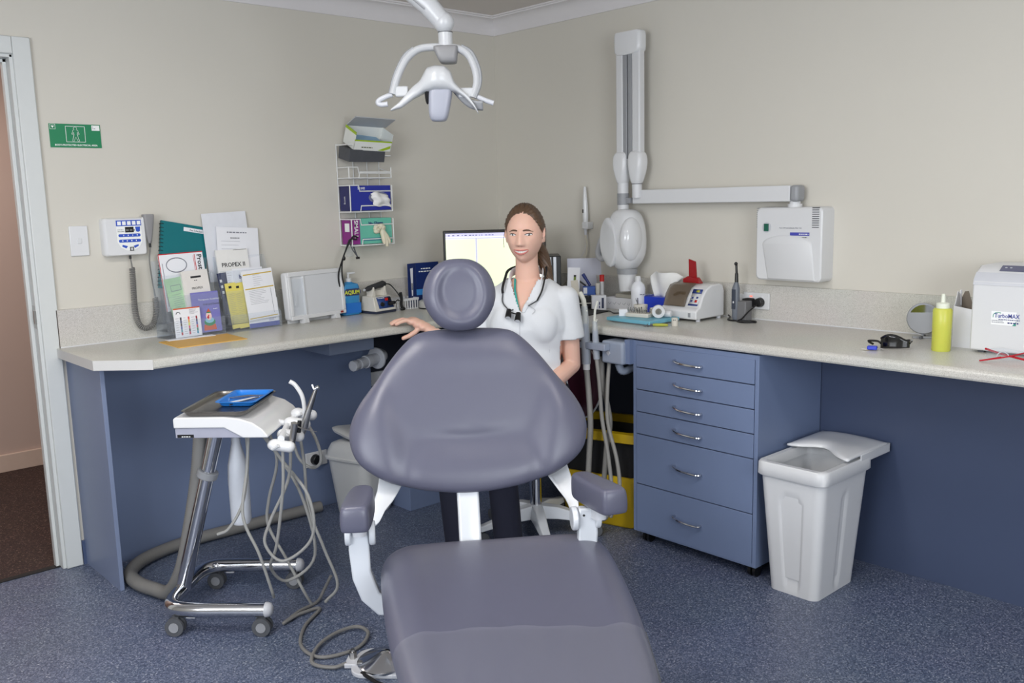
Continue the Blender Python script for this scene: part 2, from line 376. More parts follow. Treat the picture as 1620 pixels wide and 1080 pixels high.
# socket outlets
def outlet(name, label, loc, rz, w=.115, h=.07, sw=2, plugs=(), group=None):
    t = thing(name, label, 'power outlet', loc, rz, group)
    obj('plate', MB().box(-w/2, w/2, -.009, 0, -h/2, h/2), wp, t, bevel=.003)
    for i in range(sw):
        x = (-.028, .028)[i] if sw == 2 else 0
        obj('switch', MB().box(x-.006, x+.006, -.012, -.009, h/2-.026, h/2-.01), wpg, t, bevel=.001)
        if i not in plugs:
            obj('pin_slots', MB().box(x-.008, x-.006, -.0095, -.0088, -.012, -.004).box(x+.006, x+.008, -.0095, -.0088, -.012, -.004).box(x-.001, x+.001, -.0095, -.0088, -.026, -.018), bk, t)
    return t
t = outlet('power_outlet', 'white power outlet low on the blue panel with a round black plug', (-1.292, -.1, .242), 0, plugs=(0, 1))
obj('plug', MB().cyl((-.01, -.009, 0), (-.01, -.035, 0), .026, .022, 24), bk, t, bevel=.003)
t = outlet('power_outlet', 'white power outlet beside the pipe valve under the worktop', (-.90, -.031, .56), 0)
# low blue plinth in the corner
o = obj('corner_plinth', MB().box(-1.02, -.30, -.47, -.03, 0, .16), bluem, bevel=.002)
tag(o, 'low blue box plinth on the floor under the corner of the bench', 'plinth')
# light switch, sign
t = thing('light_switch', 'white rectangular light switch with a single rocker beside the door frame', 'light switch', (-2.231, 0, 1.316))
obj('plate', MB().box(-.035, .035, -.009, 0, -.059, .059), wpg, t, bevel=.003)
obj('rocker', MB().box(-.008, .008, -.013, -.009, -.01, .01), wp, t, bevel=.0015)
sg = mat('green sign', (22, 128, 84), .35, var=.02)
t = thing('wall_sign', 'green sign reading BODY-PROTECTED ELECTRICAL AREA on the cream wall', 'sign', (-2.205, 0, 1.724))
obj('board', MB().box(-.095, .095, -.003, 0, -.045, .045), sg, t)
text('BODY-PROTECTED ELECTRICAL AREA', .0092, inkw, t, (0, -.0033, -.0385), align='CENTER', bold=.0002)
fr = MB()
for a, b, c, e in ((-.036, .036, -.024, -.0225), (-.036, .036, .0355, .037), (-.036, -.0345, -.024, .037), (.0345, .036, -.024, .037)): fr.box(a, b, -.0036, -.003, c, e)
obj('frame_line', fr, inkw, t)
hm = [(0, .034), (.004, .033), (.006, .03), (.006, .026), (.0035, .0235), (.009, .021), (.014, .006), (.011, .004), (.0065, .014), (.006, .005), (.013, -.021), (.0075, -.021), (0, -.004)]
pts = [(x, -.0036, z) for x, z in hm]+[(-x, -.0036, z) for x, z in hm[::-1][1:-1]]
obj('figure_outline', MB().tube(pts, .0007, 5, closed=True), inkw, t)
obj('corner_panel', MB().box(.062, .092, -.0034, -.003, .022, .042), inkw, t)
text('IN\n2011', .006, inkg, t, (.064, -.0036, .034))
fr = MB()
for a, b, c, e in ((-.092, -.072, .024, .025), (-.092, -.072, .042, .043), (-.092, -.091, .024, .043), (-.073, -.072, .024, .043)): fr.box(a, b, -.0035, -.003, c, e)
fr.prism([(-.088, .037), (-.076, .037), (-.082, .028)], -.0035, -.003, 'y')
obj('corner_mark', fr, inkw, t)
# ================================================================ DENTAL CHAIR
def sm(a, b, x):
    t = max(0, min(1, (x-a)/(b-a))); return t*t*(3-2*t)
def pillow(half, center, fpt, front, back, ns=14, closed_half=True):
    """padded cushion from a half outline [(x,h)...]: rings shrink to the centre on both faces; fpt(x,h,n) -> 3-D"""
    out = [(x, h) for x, h in half]+[(-x, h) for x, h in half[::-1][1:-1]]
    P = spl([(x, h, 0) for x, h in out], 3, True)
    ring = [(p.x, p.y) for p in P]; n = len(ring)
    rings = []; cx, ch = center
    ss = [sin(pi/2*(i+1)/ns) for i in range(ns)]
    ss = [.06+.94*s for s in [i/(ns-1) for i in range(ns)]]
    ss = [1-(1-s)**1.6 for s in ss]
    for s in ss: rings.append([fpt(cx+(x-cx)*s, ch+(h-ch)*s, front(cx+(x-cx)*s, ch+(h-ch)*s, s)) for x, h in ring])
    for s in ss[::-1][1:]: rings.append([fpt(cx+(x-cx)*s, ch+(h-ch)*s, back(cx+(x-cx)*s, ch+(h-ch)*s, s)) for x, h in ring])
    return MB().loft(rings)
ch = thing('dental_chair', 'grey-violet upholstered dental chair with winged backrest, round headrest and white arms', 'dental chair', (-1.805, -1.879, 0), -35)
BO = [(0, 1.066), (.06, 1.065), (.125, 1.059), (.165, 1.04), (.217, .988), (.268, .922), (.317, .862), (.345, .795), (.330, .728), (.272, .682), (.195, .65), (.085, .631), (0, .626)]
def bp(x, h, n): return (x, -.2532+.36*h+n*.94, h+n*.34)     # n along the backrest normal (negative = towards the sitter)
def bf(x, h, s):
    e = max(0, 1-s**7)**.5
    d = .040*e
    ax = abs(x)
    wing = sm(.155+.06*sm(.72, .95, h), .235+.05*sm(.72, .95, h), ax)*(1-sm(.90, 1.0, h))
    d += .030*wing*e
    d += .022*(1-sm(.70, .79, h))*(1-sm(.15, .2, ax))*e       # lumbar roll
    d -= .013*math.exp(-((x/.115)**2+((h-.775-.9*x*x)/.026)**2))*e
    d += .008*sm(.95, 1.03, h)*e
    return -d
obj('backrest', pillow(BO, (0, .83), bp, bf, lambda x, h, s: .035*max(0, 1-s**6)**.5, 20), uph, ch, loc=(.005, 0, 0), sub=1)
obj('backrest_shell', pillow([(x*.93, .83+(h-.83)*.93) for x, h in BO], (0, .83), lambda x, h, n: bp(x, h, n+.04), lambda x, h, s: -.02*max(0, 1-s**6)**.5, lambda x, h, s: .02*max(0, 1-s**6)**.5, 6), enam, ch, loc=(.005, 0, 0))
HO = [(0, .104), (.045, .098), (.083, .070), (.104, .026), (.106, -.012), (.092, -.05), (.066, -.084), (.034, -.1), (0, -.103)]
def hf(x, h, s):
    d = .046*max(0, 1-s**3.4)**.5
    q = sqrt((x/.072)**2+((h-.016)/.086)**2)
    d -= .016*(1-sm(.62, 1.02, q))
    return -d
obj('headrest', pillow(HO, (0, 0), lambda x, h, n: (x, .118+.16*h+n, 1.168+h+n*.16), hf, lambda x, h, s: .035*max(0, 1-s**3)**.5, 16), uph, ch, loc=(-.006, 0, 0), sub=1)
obj('headrest_bar', MB().box(-.045, .045, .15, .165, .98, 1.2), enam, ch, bevel=.004)
SO = [(0, -.095), (.15, -.10), (.235, -.122), (.285, -.165), (.305, -.24), (.302, -.40), (.287, -.62), (.258, -.85), (.234, -.98), (.215, -1.15), (.19, -1.28), (.12, -1.37), (0, -1.39)]
def sf(x, h, s):
    e = max(0, 1-s**8)**.5
    ax = abs(x)
    return .045*e+.010*sm(.17, .235, ax)*e*(1-sm(.95, 1, s))-.008*(1-sm(.12, .3, sqrt((x/.9)**2+((h+.42)/1.4)**2)))
obj('seat', pillow(SO, (0, -.62), lambda x, h, n: (x, h, .486+n), sf, lambda x, h, s: -.05*max(0, 1-s**6)**.5, 20), uph, ch, loc=(.045, 0, 0), sub=1)
obj('seat_shell', pillow([(x*.9, -.62+(h+.62)*.94) for x, h in SO], (0, -.62), lambda x, h, n: (x, h, .43+n), lambda x, h, s: .02, lambda x, h, s: -.03*max(0, 1-s**4)**.5, 6), lgp, ch, loc=(.045, 0, 0))
# clear protective sleeve over the foot end
def hw(y):
    pts = [(-.62, .287), (-.85, .258), (-.98, .234), (-1.15, .215), (-1.28, .19), (-1.37, .12)]
    for (a, wa), (b, wb) in zip(pts[:-1], pts[1:]):
        if b <= y <= a: return wa+(wb-wa)*(a-y)/(a-b)
    return .29
def sleeve(u, v):
    y = -.72-.62*v+.03*sin(u*5)*(1-v)+.02*(u-.5)*(1-v); t = (u*2-1)*1.16; w_ = hw(y)+.004
    if abs(t) <= 1: return (t*w_, y, .490+.045*max(0, 1-abs(t)**7)**.5+.010*sm(.6, .8, abs(t))*(1-sm(.9, 1, abs(t)))+.0015*sin(u*40+v*9))
    return (math.copysign(w_, t), y, .490-(abs(t)-1)*.3)
obj('foot_cover', MB().grid(sleeve, 48, 20), glassy('clear vinyl sleeve', (150, 150, 160), .18, .12), ch, loc=(.045, 0, 0))
obj('seat_rail', MB().tube([(.33, -.66, .47), (.305, -.85, .47), (.275, -1.0, .47), (.25, -1.2, .47)], .006, 8), dgp, ch)
# arms
def armset(s):
    pl = [(-.037, -.115), (-.03, -.125), (.03, -.125), (.038, -.115), (.04, -.05), (.036, .09), (.02, .115), (-.02, .115), (-.036, .09), (-.04, -.05)]
    rings = []
    for z, k in ((-.026, .82), (-.023, .94), (-.012, 1), (.015, 1), (.034, .95), (.042, .8), (.044, .5)): rings.append([(x*k, y*(k*.35+.65), z) for x, y in pl])
    a = obj('armrest', MB().loft(rings), uph, ch, loc=(.312*s+.004, -.235, .655), rot=(radians(-4), 0, radians(4*s if s < 0 else 13)), sub=2)
    obj('armrest_neck', MB().loft([[(x*.6, y, z) for x, y in rrect(.06, .07, .02, 3)] for z in (-.06, -.015)]), lgp, a)
    post = [(-.024, .03), (-.028, -.04), (-.022, -.12), (-.002, -.18), (.04, -.225), (.17, -.235), (.17, -.19), (.07, -.185), (.045, -.16), (.026, -.10), (.024, .03)]
    po = obj('arm_post', MB().prism([(-x*s, z) for x, z in post], -.015, .015, 'y'), enam, ch, loc=(.316*s+.004 if s < 0 else .292, -.23, .592), bevel=.005)
    for dx in (-.011, .013): obj('bolt', MB().cyl((dx, -.0155, .012), (dx, -.0165, .012), .0032, n=10), bk, po)
    obj('hinge_cap', MB().cyl((-.042*s, 0, 0), (-.026*s, 0, 0), .032, n=24).cyl((.036*s, .0, 0), (.02*s, .0, 0), .03, n=24), enam, po, bevel=.004)
    dx = 0 if s < 0 else .02
    br = [(.16+dx, .73), (.25+dx, .735), (.282+dx, .635), (.300+dx*.5, .60), (.306, .575), (.300, .555), (.284, .562), (.262+dx*.5, .592), (.225+dx, .628)]
    P = spl([(x, z, 0) for x, z in br], 3, True)
    bk_ = MB().prism([(p.x*s, p.y) for p in P], -.02, -.004, 'y'); bk_.v = [(x, y+max(0, z-.575)*1.15, z) for x, y, z in bk_.v]   # leans back behind the cushion
    obj('arm_bracket', bk_, enam, ch, loc=(.004-.012*s, -.075, 0), bevel=.004)
armset(-1); armset(1)
obj('back_strut', MB().loft([[(x, y+yo, z) for x, y in rrect(.062, .03, .008, 3)] for z, yo in ((.40, -.12), (.50, -.085), (.60, -.05), (.70, .0))]), enam, ch, loc=(-.012, 0, 0))
obj('lift_arm', MB().loft([[(x, y+yo, z) for x, y in rrect(w_, .22, .03, 3)] for z, yo, w_ in ((.05, -.55, .24), (.2, -.52, .18), (.42, -.5, .2))]), enam, ch, loc=(.03, 0, 0))
obj('base_plate', MB().prism(rrect(.34, .8, .1, 5, .03, -.6), 0, .05), enam, ch, bevel=.01)

# ================================================================ OPERATOR STOOL
burg = mat('burgundy vinyl', (66, 30, 44), .3, var=.04)
st = thing('operator_stool', 'burgundy operator stool with white five-star base behind the dental chair', 'stool', (-.80, -1.095, 0), 0)
for i in range(5):
    a = radians(20+72*i); d_ = Vector((cos(a), sin(a), 0)); q = d_.cross(Vector((0, 0, 1)))
    rings = []
    for t_, w_, z0, z1 in ((.0, .035, .075, .135), (.1, .03, .075, .125), (.2, .024, .065, .095), (.27, .02, .058, .08)):
        c = d_*t_; rings.append([c+q*w_+V(0, 0, z0), c-q*w_+V(0, 0, z0), c-q*w_*.7+V(0, 0, z1), c+q*w_*.7+V(0, 0, z1)])
    obj('base_leg', MB().loft(rings), enam, st, bevel=.004)
    c = d_*.262
    obj('castor', MB().cyl(c+q*.006+V(0, 0, .027), c+q*.02+V(0, 0, .027), .027, n=16).cyl(c-q*.006+V(0, 0, .027), c-q*.02+V(0, 0, .027), .027, n=16).cyl(c+V(0, 0, .03), c+V(0, 0, .065), .008, n=8), dgp, st)
obj('gas_column', MB().cyl((0, 0, .12), (0, 0, .32), .026).cyl((0, 0, .32), (0, 0, .50), .018), chrome, st)
obj('seat', MB().lathe([(.0, .495), (.15, .495), (.19, .505), (.205, .525), (.20, .548), (.17, .56), (.0, .555)], 36), burg, st)
bd = Vector((.88, .30, 0)).normalized(); bq = Vector((-bd.y, bd.x, 0))
def sb(x, h, n): c = bd*(.20+.35*x*x*-1+n)-bq*x; return (c.x, c.y, h)
SB = [(0, .83), (.06, .822), (.115, .785), (.148, .72), (.155, .65), (.14, .57), (.1, .5), (.05, .47), (0, .465)]
obj('backrest', pillow(SB, (0, .65), sb, lambda x, h, s: -.03*max(0, 1-s**4)**.5, lambda x, h, s: .012*max(0, 1-s**4)**.5, 8), burg, st, loc=(.05, -.055, 0), sub=1)
obj('back_shell', pillow(SB, (0, .65), lambda x, h, n: sb(x*1.02, .65+(h-.65)*1.02, n+.02), lambda x, h, s: -.01, lambda x, h, s: .015*max(0, 1-s**4)**.5, 5), wp, st, loc=(.05, -.055, 0))
obj('back_bar', MB().tube([bd*.0+V(0, 0, .49), bd*.2+V(0, 0, .47), bd*.27+V(0, 0, .52), bd*.265+V(0, 0, .66)], .012, 8), enam, st, loc=(.03, -.03, 0))

# ================================================================ WHITE SLIDE-LID BIN
bn = thing('waste_bin', 'tall white plastic waste bin with its lid slid half open beside the drawers', 'waste bin', (-.452, -2.205, 0), -90)
# local x -> world -y ; local -y -> world -x (front)
def binring(z, w, d_, r, n=9, panel=0):
    out = []
    P = []
    for qx, qy, a0 in ((1, 1, 0), (-1, 1, 90), (-1, -1, 180), (1, -1, 270)):
        for i in range(5):
            a = radians(a0+90*i/4); P.append((qx*(w/2-r)+r*cos(a), qy*(d_/2-r)+r*sin(a)))
        nx = {0: (-1, 1), 90: (-1, -1), 180: (1, -1), 270: (1, 1)}[a0]
        a = Vector(P[-1]); b = Vector((nx[0]*(w/2-r)+r*cos(radians(a0+90)), nx[1]*(d_/2-r)+r*sin(radians(a0+90))))
        for i in range(1, 24): P.append(tuple(a+(b-a)*i/24))
    for x, y in P:
        if panel:
            if y < -d_/2+.004 and abs(x-.0) < panel*.42+.012: y += .008*(1-sm(panel*.42, panel*.42+.010, abs(x)))
            if x > w/2-.004 and abs(y+.0) < .018: x -= .008*(1-sm(.006, .016, abs(y)))
        out.append((x, y, z))
    return out
rings = []
H = .455
for i in range(26):
    t = i/25; z = t*H; k = .0 if t > .80 else (.09-.03*t*0 if t > .03 else 0)
    k = 0
    if .06 < t < .80: k = .105-.045*(1-t)*1.2+.0
    if .80 <= t < .84: k = .10*.6
    rings.append(binring(z, .19+.065*t, .275+.055*t, .028, panel=k))
rings = [binring(.0, .172, .258, .025)]+rings
inner = [binring(z, .18+.065*(z/H), .265+.055*(z/H), .025) for z in (H, .3, .06)]
obj('body', MB().loft(rings+inner), wp, bn, ang=60)
rim = []
for z, w, d_, r in ((.452, .258, .338, .03), (.436, .268, .348, .032), (.44, .276, .356, .034), (.480, .274, .354, .034), (.487, .264, .344, .032), (.487, .225, .305, .02), (.47, .215, .295, .018), (.45, .22, .30, .02)): rim.append(binring(z, w, d_, r))
obj('collar', MB().loft(rim, cap=False, close=True), wp, bn, ang=50)
lidp = MB()
def lid(u, v):
    x = (u-.5)*.268; yb = .30
    y0_ = .035+.045*math.exp(-((u-.45)/.2)**2)-.05*sm(.55, 1, u); y = y0_+(yb-y0_)*v
    z = .501+.016*(1-(2*u-1)**4)*(1-(2*v-1)**6)
    return (x, y, z)
lidp.grid(lid, 24, 16)
obj('lid', lidp, wpg, bn, solid=.007)
obj('lid_edge', MB().box(-.137, -.131, .08, .305, .47, .503).box(.131, .137, .08, .305, .47, .503).box(-.137, .137, .299, .305, .47, .503), wp, bn, bevel=.002)

# swing bin left of the chair
b2 = thing('swing_bin', 'translucent white bin with a tilted flap lid near the low power outlet', 'waste bin', (-1.16, -.30, 0), 18)
R_ = lambda z, w, d_: [(x, y, z) for x, y in rrect(w, d_, .045, 5)]
milky = mat('milky plastic', (206, 208, 208), .4, var=.03)
obj('body', MB().loft([R_(0, .20, .18), R_(.012, .21, .19), R_(.27, .262, .235), R_(.275, .282, .255), R_(.285, .285, .258), R_(.29, .272, .245)]), milky, b2, ang=50)
obj('hood', MB().loft([R_(.29, .27, .243), R_(.31, .268, .24), R_(.345, .255, .20), R_(.36, .22, .13)]), milky, b2, ang=60)
obj('flap', MB().loft([[(x, y, z) for x, y in rrect(w, d_, .05, 5)] for z, w, d_ in ((0, .20, .16), (.01, .21, .17), (.018, .19, .15))]), milky, b2, loc=(-.02, .02, .372), rot=(radians(16), radians(10), 0))
obj('label', MB().box(.045, .10, -.1265, -.1255, .20, .225), mat('yellow label', (220, 190, 40), .5), b2)
obj('label', MB().box(.045, .10, -.1265, -.1255, .188, .20), mat('navy label', (50, 56, 90), .5), b2)

# yellow tub in the shade
yl = mat('yellow plastic', (206, 172, 24), .42, var=.03)
yt = thing('yellow_tub', 'yellow waste tub lined with a black bag in the shade beside the drawer cabinet', 'tub', (-.385, -1.18, 0), -75)
R_ = lambda z, w, d_: [(x, y, z) for x, y in rrect(w, d_, .05, 4)]
obj('body', MB().loft([R_(0, .36, .28), R_(.01, .38, .30), R_(.235, .41, .33), R_(.235, .39, .31), R_(.03, .36, .28)]), yl, yt, ang=50)
obj('liner', MB().loft([R_(.20, .37, .29), R_(.25, .385, .30), R_(.35, .38, .295), R_(.395, .385, .30), R_(.37, .33, .25), R_(.3, .32, .24)]), blackm, yt)
obj('hoop', MB().loft([R_(.385, .40, .32), R_(.392, .43, .35), R_(.43, .425, .345), R_(.432, .37, .29)], cap=False, close=True), yl, yt, ang=50)
for x in (-.19, .19): obj('hoop_post', MB().box(x-.012, x+.012, -.01, .01, .22, .40), yl, yt, bevel=.003)

# ================================================================ DELIVERY CART
ct = thing('delivery_cart', 'chrome-framed dental delivery cart with white instrument head on castors', 'cart', (-2.07, -.864, 0), -45.4)
base = spl([(.165, -.19, .088), (.02, -.19, .088), (-.11, -.19, .088), (-.165, -.17, .088), (-.19, -.115, .088), (-.193, 0, .088), (-.19, .115, .088), (-.165, .17, .088), (-.11, .19, .088), (.02, .19, .088), (.165, .19, .088)], 5)
b_ = obj('base_frame', MB().tube(base, .025, 16), chrome, ct)
for y in (-.19, .19): obj('end_cap', MB().lathe([(.0, 0), (.0255, 0), (.0255, .008), (.022, .018), (.012, .024), (0, .025)], 16, M=Matrix.Translation((.163, y, .088)) @ Matrix.Rotation(pi/2, 4, 'Y')), lgp, b_)
obj('column', MB().tube(spl([(-.19, -.02, .085), (-.178, -.02, .14), (-.10, -.02, .41), (-.018, -.02, .70)], 5), .0255, 16), chrome, ct)
obj('column_collar', MB().cyl((-.075, -.02, .50), (-.066, -.02, .525), .036, n=20), gp, ct, bevel=.003)
for x, y in ((-.15, -.19), (.15, -.19), (-.15, .19), (.15, .19)):
    c = obj('castor', MB().cyl((x, y-.012, .032), (x, y-.022, .032), .032, n=20).cyl((x, y+.002, .032), (x, y+.012, .032), .032, n=20).box(x-.006, x+.014, y-.012, y+.004, .03, .066).cyl((x-.004, y, .05), (x-.004, y, .08), .008, n=8), dgp, ct)
    obj('hub_cap', MB().cyl((x, y-.022, .032), (x, y-.025, .032), .017, n=16), gp, c)
    if (x, y) in ((-.15, -.19), (-.15, .19)): obj('brake_tab', MB().box(x+.03, x+.06, y+.012, y+.03, .05, .058).box(x+.035, x+.045, y+.012, y+.03, .058, .075), wp, c)
# head: profile x-z swept over y
HP = [(-.10, .722), (-.10, .752), (-.094, .758), (.07, .758), (.12, .753), (.165, .738), (.195, .717), (.213, .695), (.213, .688), (.13, .688), (.10, .705), (.07, .722)]
obj('head', MB().prism(HP, -.197, .16, 'y'), wpg, ct, bevel=.004, ang=30)
obj('head_base', MB().prism([(-.097, .688), (-.097, .7215), (.07, .7215), (.10, .7045), (.128, .688)], -.192, .155, 'y'), mat('lilac grey plastic', (158, 160, 176), .4), ct, bevel=.002)
t_ = obj('display_slot', MB().box(-.09, -.035, -.1935, -.1915, .690, .7), bk, ct)
text('A 3.5 R', .0075, inkw, ct, (-.075, -.1945, .691))
for k in range(3): obj('vent_slot', MB().box(.10+.008*k, .103+.008*k, -.12-.006*k, -.09-.006*k, .749-.005*k, .7565-.005*k), gp, ct)
# instrument rail and holders
obj('holder_rail', MB().tube([(.19, -.03, .70), (.235, -.04, .695), (.245, -.16, .675)], .012, 10).tube([(.235, -.04, .695), (.235, .06, .705)], .012, 10), wpg, ct)
def ct_hold(x, y, z):
    h = obj('holder', MB().ell((x, y, z), (.026, .02, .02), 16, 10).cyl((x+.0, y, z), (x+.05, y-.004, z-.006), .019, n=16).ell((x+.05, y-.004, z-.006), (.019, .019, .019), 14, 8), wpg, ct)
    obj('lever', MB().cyl((x-.005, y-.015, z-.01), (x+.02, y-.026, z+.005), .006, n=8), wpg, h)
for x, y, z in ((.225, -.165, .655), (.24, -.105, .675), (.245, -.04, .70), (.25, .03, .715)): ct_hold(x, y, z)
obj('air_water_syringe', MB().tube(spl([(.29, -.03, .70), (.292, -.03, .74), (.288, -.035, .79), (.268, -.04, .83), (.25, -.045, .845)], 5), .0075, 10), wpg, ct)
obj('handpiece', MB().tube([(.285, -.09, .66), (.305, -.09, .70), (.32, -.09, .745), (.342, -.09, .80), (.352, -.09, .825)], n=12, rs=[.013, .014, .011, .008, .006]), steel, ct)
obj('handpiece_head', MB().cyl((.346, -.09, .825), (.362, -.09, .833), .0065, n=12).cyl((.346, -.092, .826), (.340, -.092, .842), .004, n=8), chrome, ct)
obj('handpiece_sleeve', MB().tube([(.293, -.09, .675), (.318, -.09, .74), (.325, -.09, .758)], n=12, rs=[.0165, .016, .013]), acry, ct)
obj('scaler', MB().tube([(.275, -.15, .65), (.287, -.15, .70), (.292, -.15, .725)], n=10, rs=[.011, .012, .014]), steel, ct)
obj('scaler_tip', MB().tube([(.292, -.15, .715), (.33, -.16, .705), (.368, -.165, .698)], n=6, rs=[.003, .002, .0007]), steel, ct)
obj('handpiece_cap', MB().cyl((.30, -.14, .69), (.305, -.14, .73), .007, n=10), bk, ct)
# water bottle under the head
obj('water_bottle', MB().lathe([(.0, .30), (.03, .30), (.036, .315), (.037, .47), (.034, .52), (.024, .565), (.016, .60), (.016, .68), (0, .68)], 20, c=(.005, .07, 0)), mat('white water bottle', (222, 226, 234), .4), ct)
# thin hoses looping below the holders
HS = glassy('translucent hose', (150, 150, 150), .95, .4)
hosem2 = mat('pale grey tubing', (150, 150, 148), .45, var=.03)
for pts in ([(.25, -.165, .64), (.24, -.16, .5), (.20, -.14, .3), (.16, -.1, .2), (.20, -.05, .13), (.30, -.04, .22), (.27, -.06, .45), (.16, 0, .60), (.09, .0, .69)],
            [(.26, -.105, .65), (.245, -.11, .52), (.18, -.13, .38), (.16, -.14, .30), (.22, -.14, .24), (.32, -.13, .32), (.31, -.11, .46), (.20, -.05, .58), (.12, -.02, .69)],
            [(.27, -.04, .68), (.285, -.05, .55), (.29, -.05, .40), (.34, -.06, .25), (.38, -.06, .12), (.33, -.05, .05)],
            [(.275, .03, .69), (.32, .0, .62), (.33, .0, .55), (.29, .02, .52), (.24, .03, .56), (.21, .05, .68)],
            [(.10, -.05, .69), (.10, -.1, .55), (.09, -.14, .4), (.14, -.15, .27), (.17, -.14, .14), (.17, -.12, .10)],
            [(.15, -.02, .69), (.18, -.02, .56), (.14, -.01, .42), (.13, -.01, .32), (.19, -.02, .2), (.25, -.04, .09), (.27, -.02, .03)],
            [(.06, .02, .69), (.07, .0, .56), (.06, -.05, .42), (.02, -.09, .34), (-.02, -.1, .32)]):
    obj('tubing', MB().tube(spl(pts, 7), .0055, 8), hosem2, ct)
# big corrugated hose from the cart to the wall
def corr(pts, r, pitch=.007, amp=.0012, n=12, k=10):
    P = spl(pts, k); Q = [P[0]]; out = []
    L = sum((b-a).length for a, b in zip(P[:-1], P[1:])); N = max(4, int(L/pitch)*2)
    acc = [0]
    for a, b in zip(P[:-1], P[1:]): acc.append(acc[-1]+(b-a).length)
    j = 0
    for i in range(N+1):
        s_ = L*i/N
        while j < len(P)-2 and acc[j+1] < s_: j += 1
        t = (s_-acc[j])/max(1e-9, acc[j+1]-acc[j]); out.append(P[j].lerp(P[j+1], t))
    return MB().tube(out, r, n, rs=[r+(amp if i % 2 else -amp) for i in range(len(out))])
hs = obj('suction_hose', corr([(-2.125, -.79, .69), (-2.15, -.78, .50), (-2.18, -.745, .3), (-2.205, -.70, .14), (-2.225, -.62, .04), (-2.25, -.53, .03), (-2.272, -.43, .03), (-2.255, -.31, .03), (-2.15, -.205, .03), (-1.95, -.15, .03), (-1.72, -.155, .03), (-1.5, -.16, .03), (-1.32, -.17, .03)], .025, .008), hosem, ang=80)
tag(hs, 'fat grey corrugated hose running from the cart across the floor to the wall', 'hose')

# trays on the cart
def trayrings(w, d_, h, r, t=.002, lip=.006):
    q = lambda w, d_, r, z: [(x, y, z) for x, y in rrect(w, d_, r, 4)]
    return [q(w-.03, d_-.03, r*.8, 0), q(w-.016, d_-.016, r, .004), q(w-.006, d_-.006, r, h-.002), q(w+lip, d_+lip, r, h), q(w+lip, d_+lip, r, h+.0015), q(w-.006-2*t, d_-.006-2*t, r, h), q(w-.02, d_-.02, r, .006), q(w-.034, d_-.034, r*.8, .003)]
CM = Matrix.Translation((-2.07, -.864, 0)) @ Matrix.Rotation(radians(-45.4), 4, 'Z')
def ctw(x, y, z): return CM @ Vector((x, y, z))
o = obj('steel_tray', MB().loft(trayrings(.22, .33, .017, .03)), mat('tray steel', (150, 146, 142), .3, metal=1, var=.05, scale=60), loc=ctw(.035, -.03, .7585), rot=(0, 0, radians(-46)), ang=50)
tag(o, 'shallow stainless steel tray lying on the cart head', 'tray')
o = obj('blue_tray', MB().loft(trayrings(.135, .20, .017, .018, lip=.01)), mat('bright blue plastic', (36, 124, 214), .35, var=.02), loc=ctw(.066, .03, .7625), rot=(0, 0, radians(-46)), ang=50)
tag(o, 'small bright blue plastic instrument tray inside the steel tray', 'tray')
def instr(name, label, mb, m, p, rz):
    o = obj(name, mb, m, loc=p, rot=(0, 0, radians(rz))); return tag(o, label, 'instrument')
zb = .7675
tz = instr('tweezers', 'steel tweezers lying across the blue tray', MB().tube([(-.07, 0, .003), (0, .006, .005), (.06, .001, .003)], n=6, rs=[.003, .0035, .001]).tube([(-.07, 0, .004), (0, -.006, .005), (.06, -.001, .003)], n=6, rs=[.003, .0035, .001]), chrome, ctw(.068, .06, zb), -25)
instr('dental_probe', 'thin steel probe with white handle in the blue tray', MB().tube([(-.075, 0, .004), (-.03, 0, .004), (.04, 0, .004), (.06, 0, .004), (.07, .006, .006)], n=6, rs=[.0015, .004, .004, .0015, .0006]), wp, ctw(.07, .0, zb), 5)
instr('mouth_mirror', 'round steel mouth mirror lying in the blue tray', MB().tube([(-.06, 0, .004), (.04, 0, .004), (.055, 0, .005)], n=6, rs=[.003, .0025, .0015]).ell((.064, 0, .005), (.01, .01, .002), 12, 6), steel, ctw(.075, -.02, zb), 18)

# foot pedal and its cable
pd = thing('foot_pedal', 'round chrome dome foot control pedal on the floor beside the chair', 'foot pedal', (-1.925, -1.575, 0), -46)
obj('base', MB().prism(rrect(.20, .17, .05, 5), 0, .014), lgp, pd, bevel=.003)
obj('dome', MB().lathe([(0, .05), (.012, .05), (.02, .046), (.082, .022), (.088, .018), (.088, .012), (.0, .012)], 40), chrome, pd)
obj('bracket', MB().box(-.125, -.085, -.03, .03, .003, .018), lgp, pd, bevel=.003)
obj('terminal', MB().cyl((-.105, .01, .018), (-.105, .01, .04), .012, n=6).cyl((-.105, .01, .04), (-.105, .01, .048), .007, n=10), steel, pd)
obj('pedal_arm', MB().tube(spl([(-.06, -.07, .012), (.0, -.125, .012), (.06, -.16, .012), (.12, -.17, .012)], 5), .006, 8), bk, pd)
cb = obj('pedal_cable', MB().tube(spl([(-1.80, -1.055, .10), (-1.815, -1.02, .035), (-1.85, -1.03, .008), (-1.93, -1.05, .008), (-1.99, -1.08, .008), (-2.02, -1.10, .01), (-1.95, -1.08, .012), (-1.87, -1.085, .008), (-1.98, -1.17, .008), (-2.06, -1.29, .008), (-2.05, -1.40, .008), (-1.94, -1.43, .008), (-1.86, -1.38, .014), (-1.86, -1.31, .014), (-1.94, -1.30, .014), (-2.03, -1.34, .014), (-2.09, -1.41, .008), (-2.06, -1.48, .008), (-2.02, -1.50, .014)], 8), .006, 8), hosem)
tag(cb, 'coiled grey pedal cable lying on the blue vinyl floor', 'cable')
# ================================================================ DENTAL LIGHT
dl = thing('dental_light', 'white operating light with looped yoke and grey handles on a ceiling arm', 'dental light', (-1.495, -1.394, 1.785), -42.3)
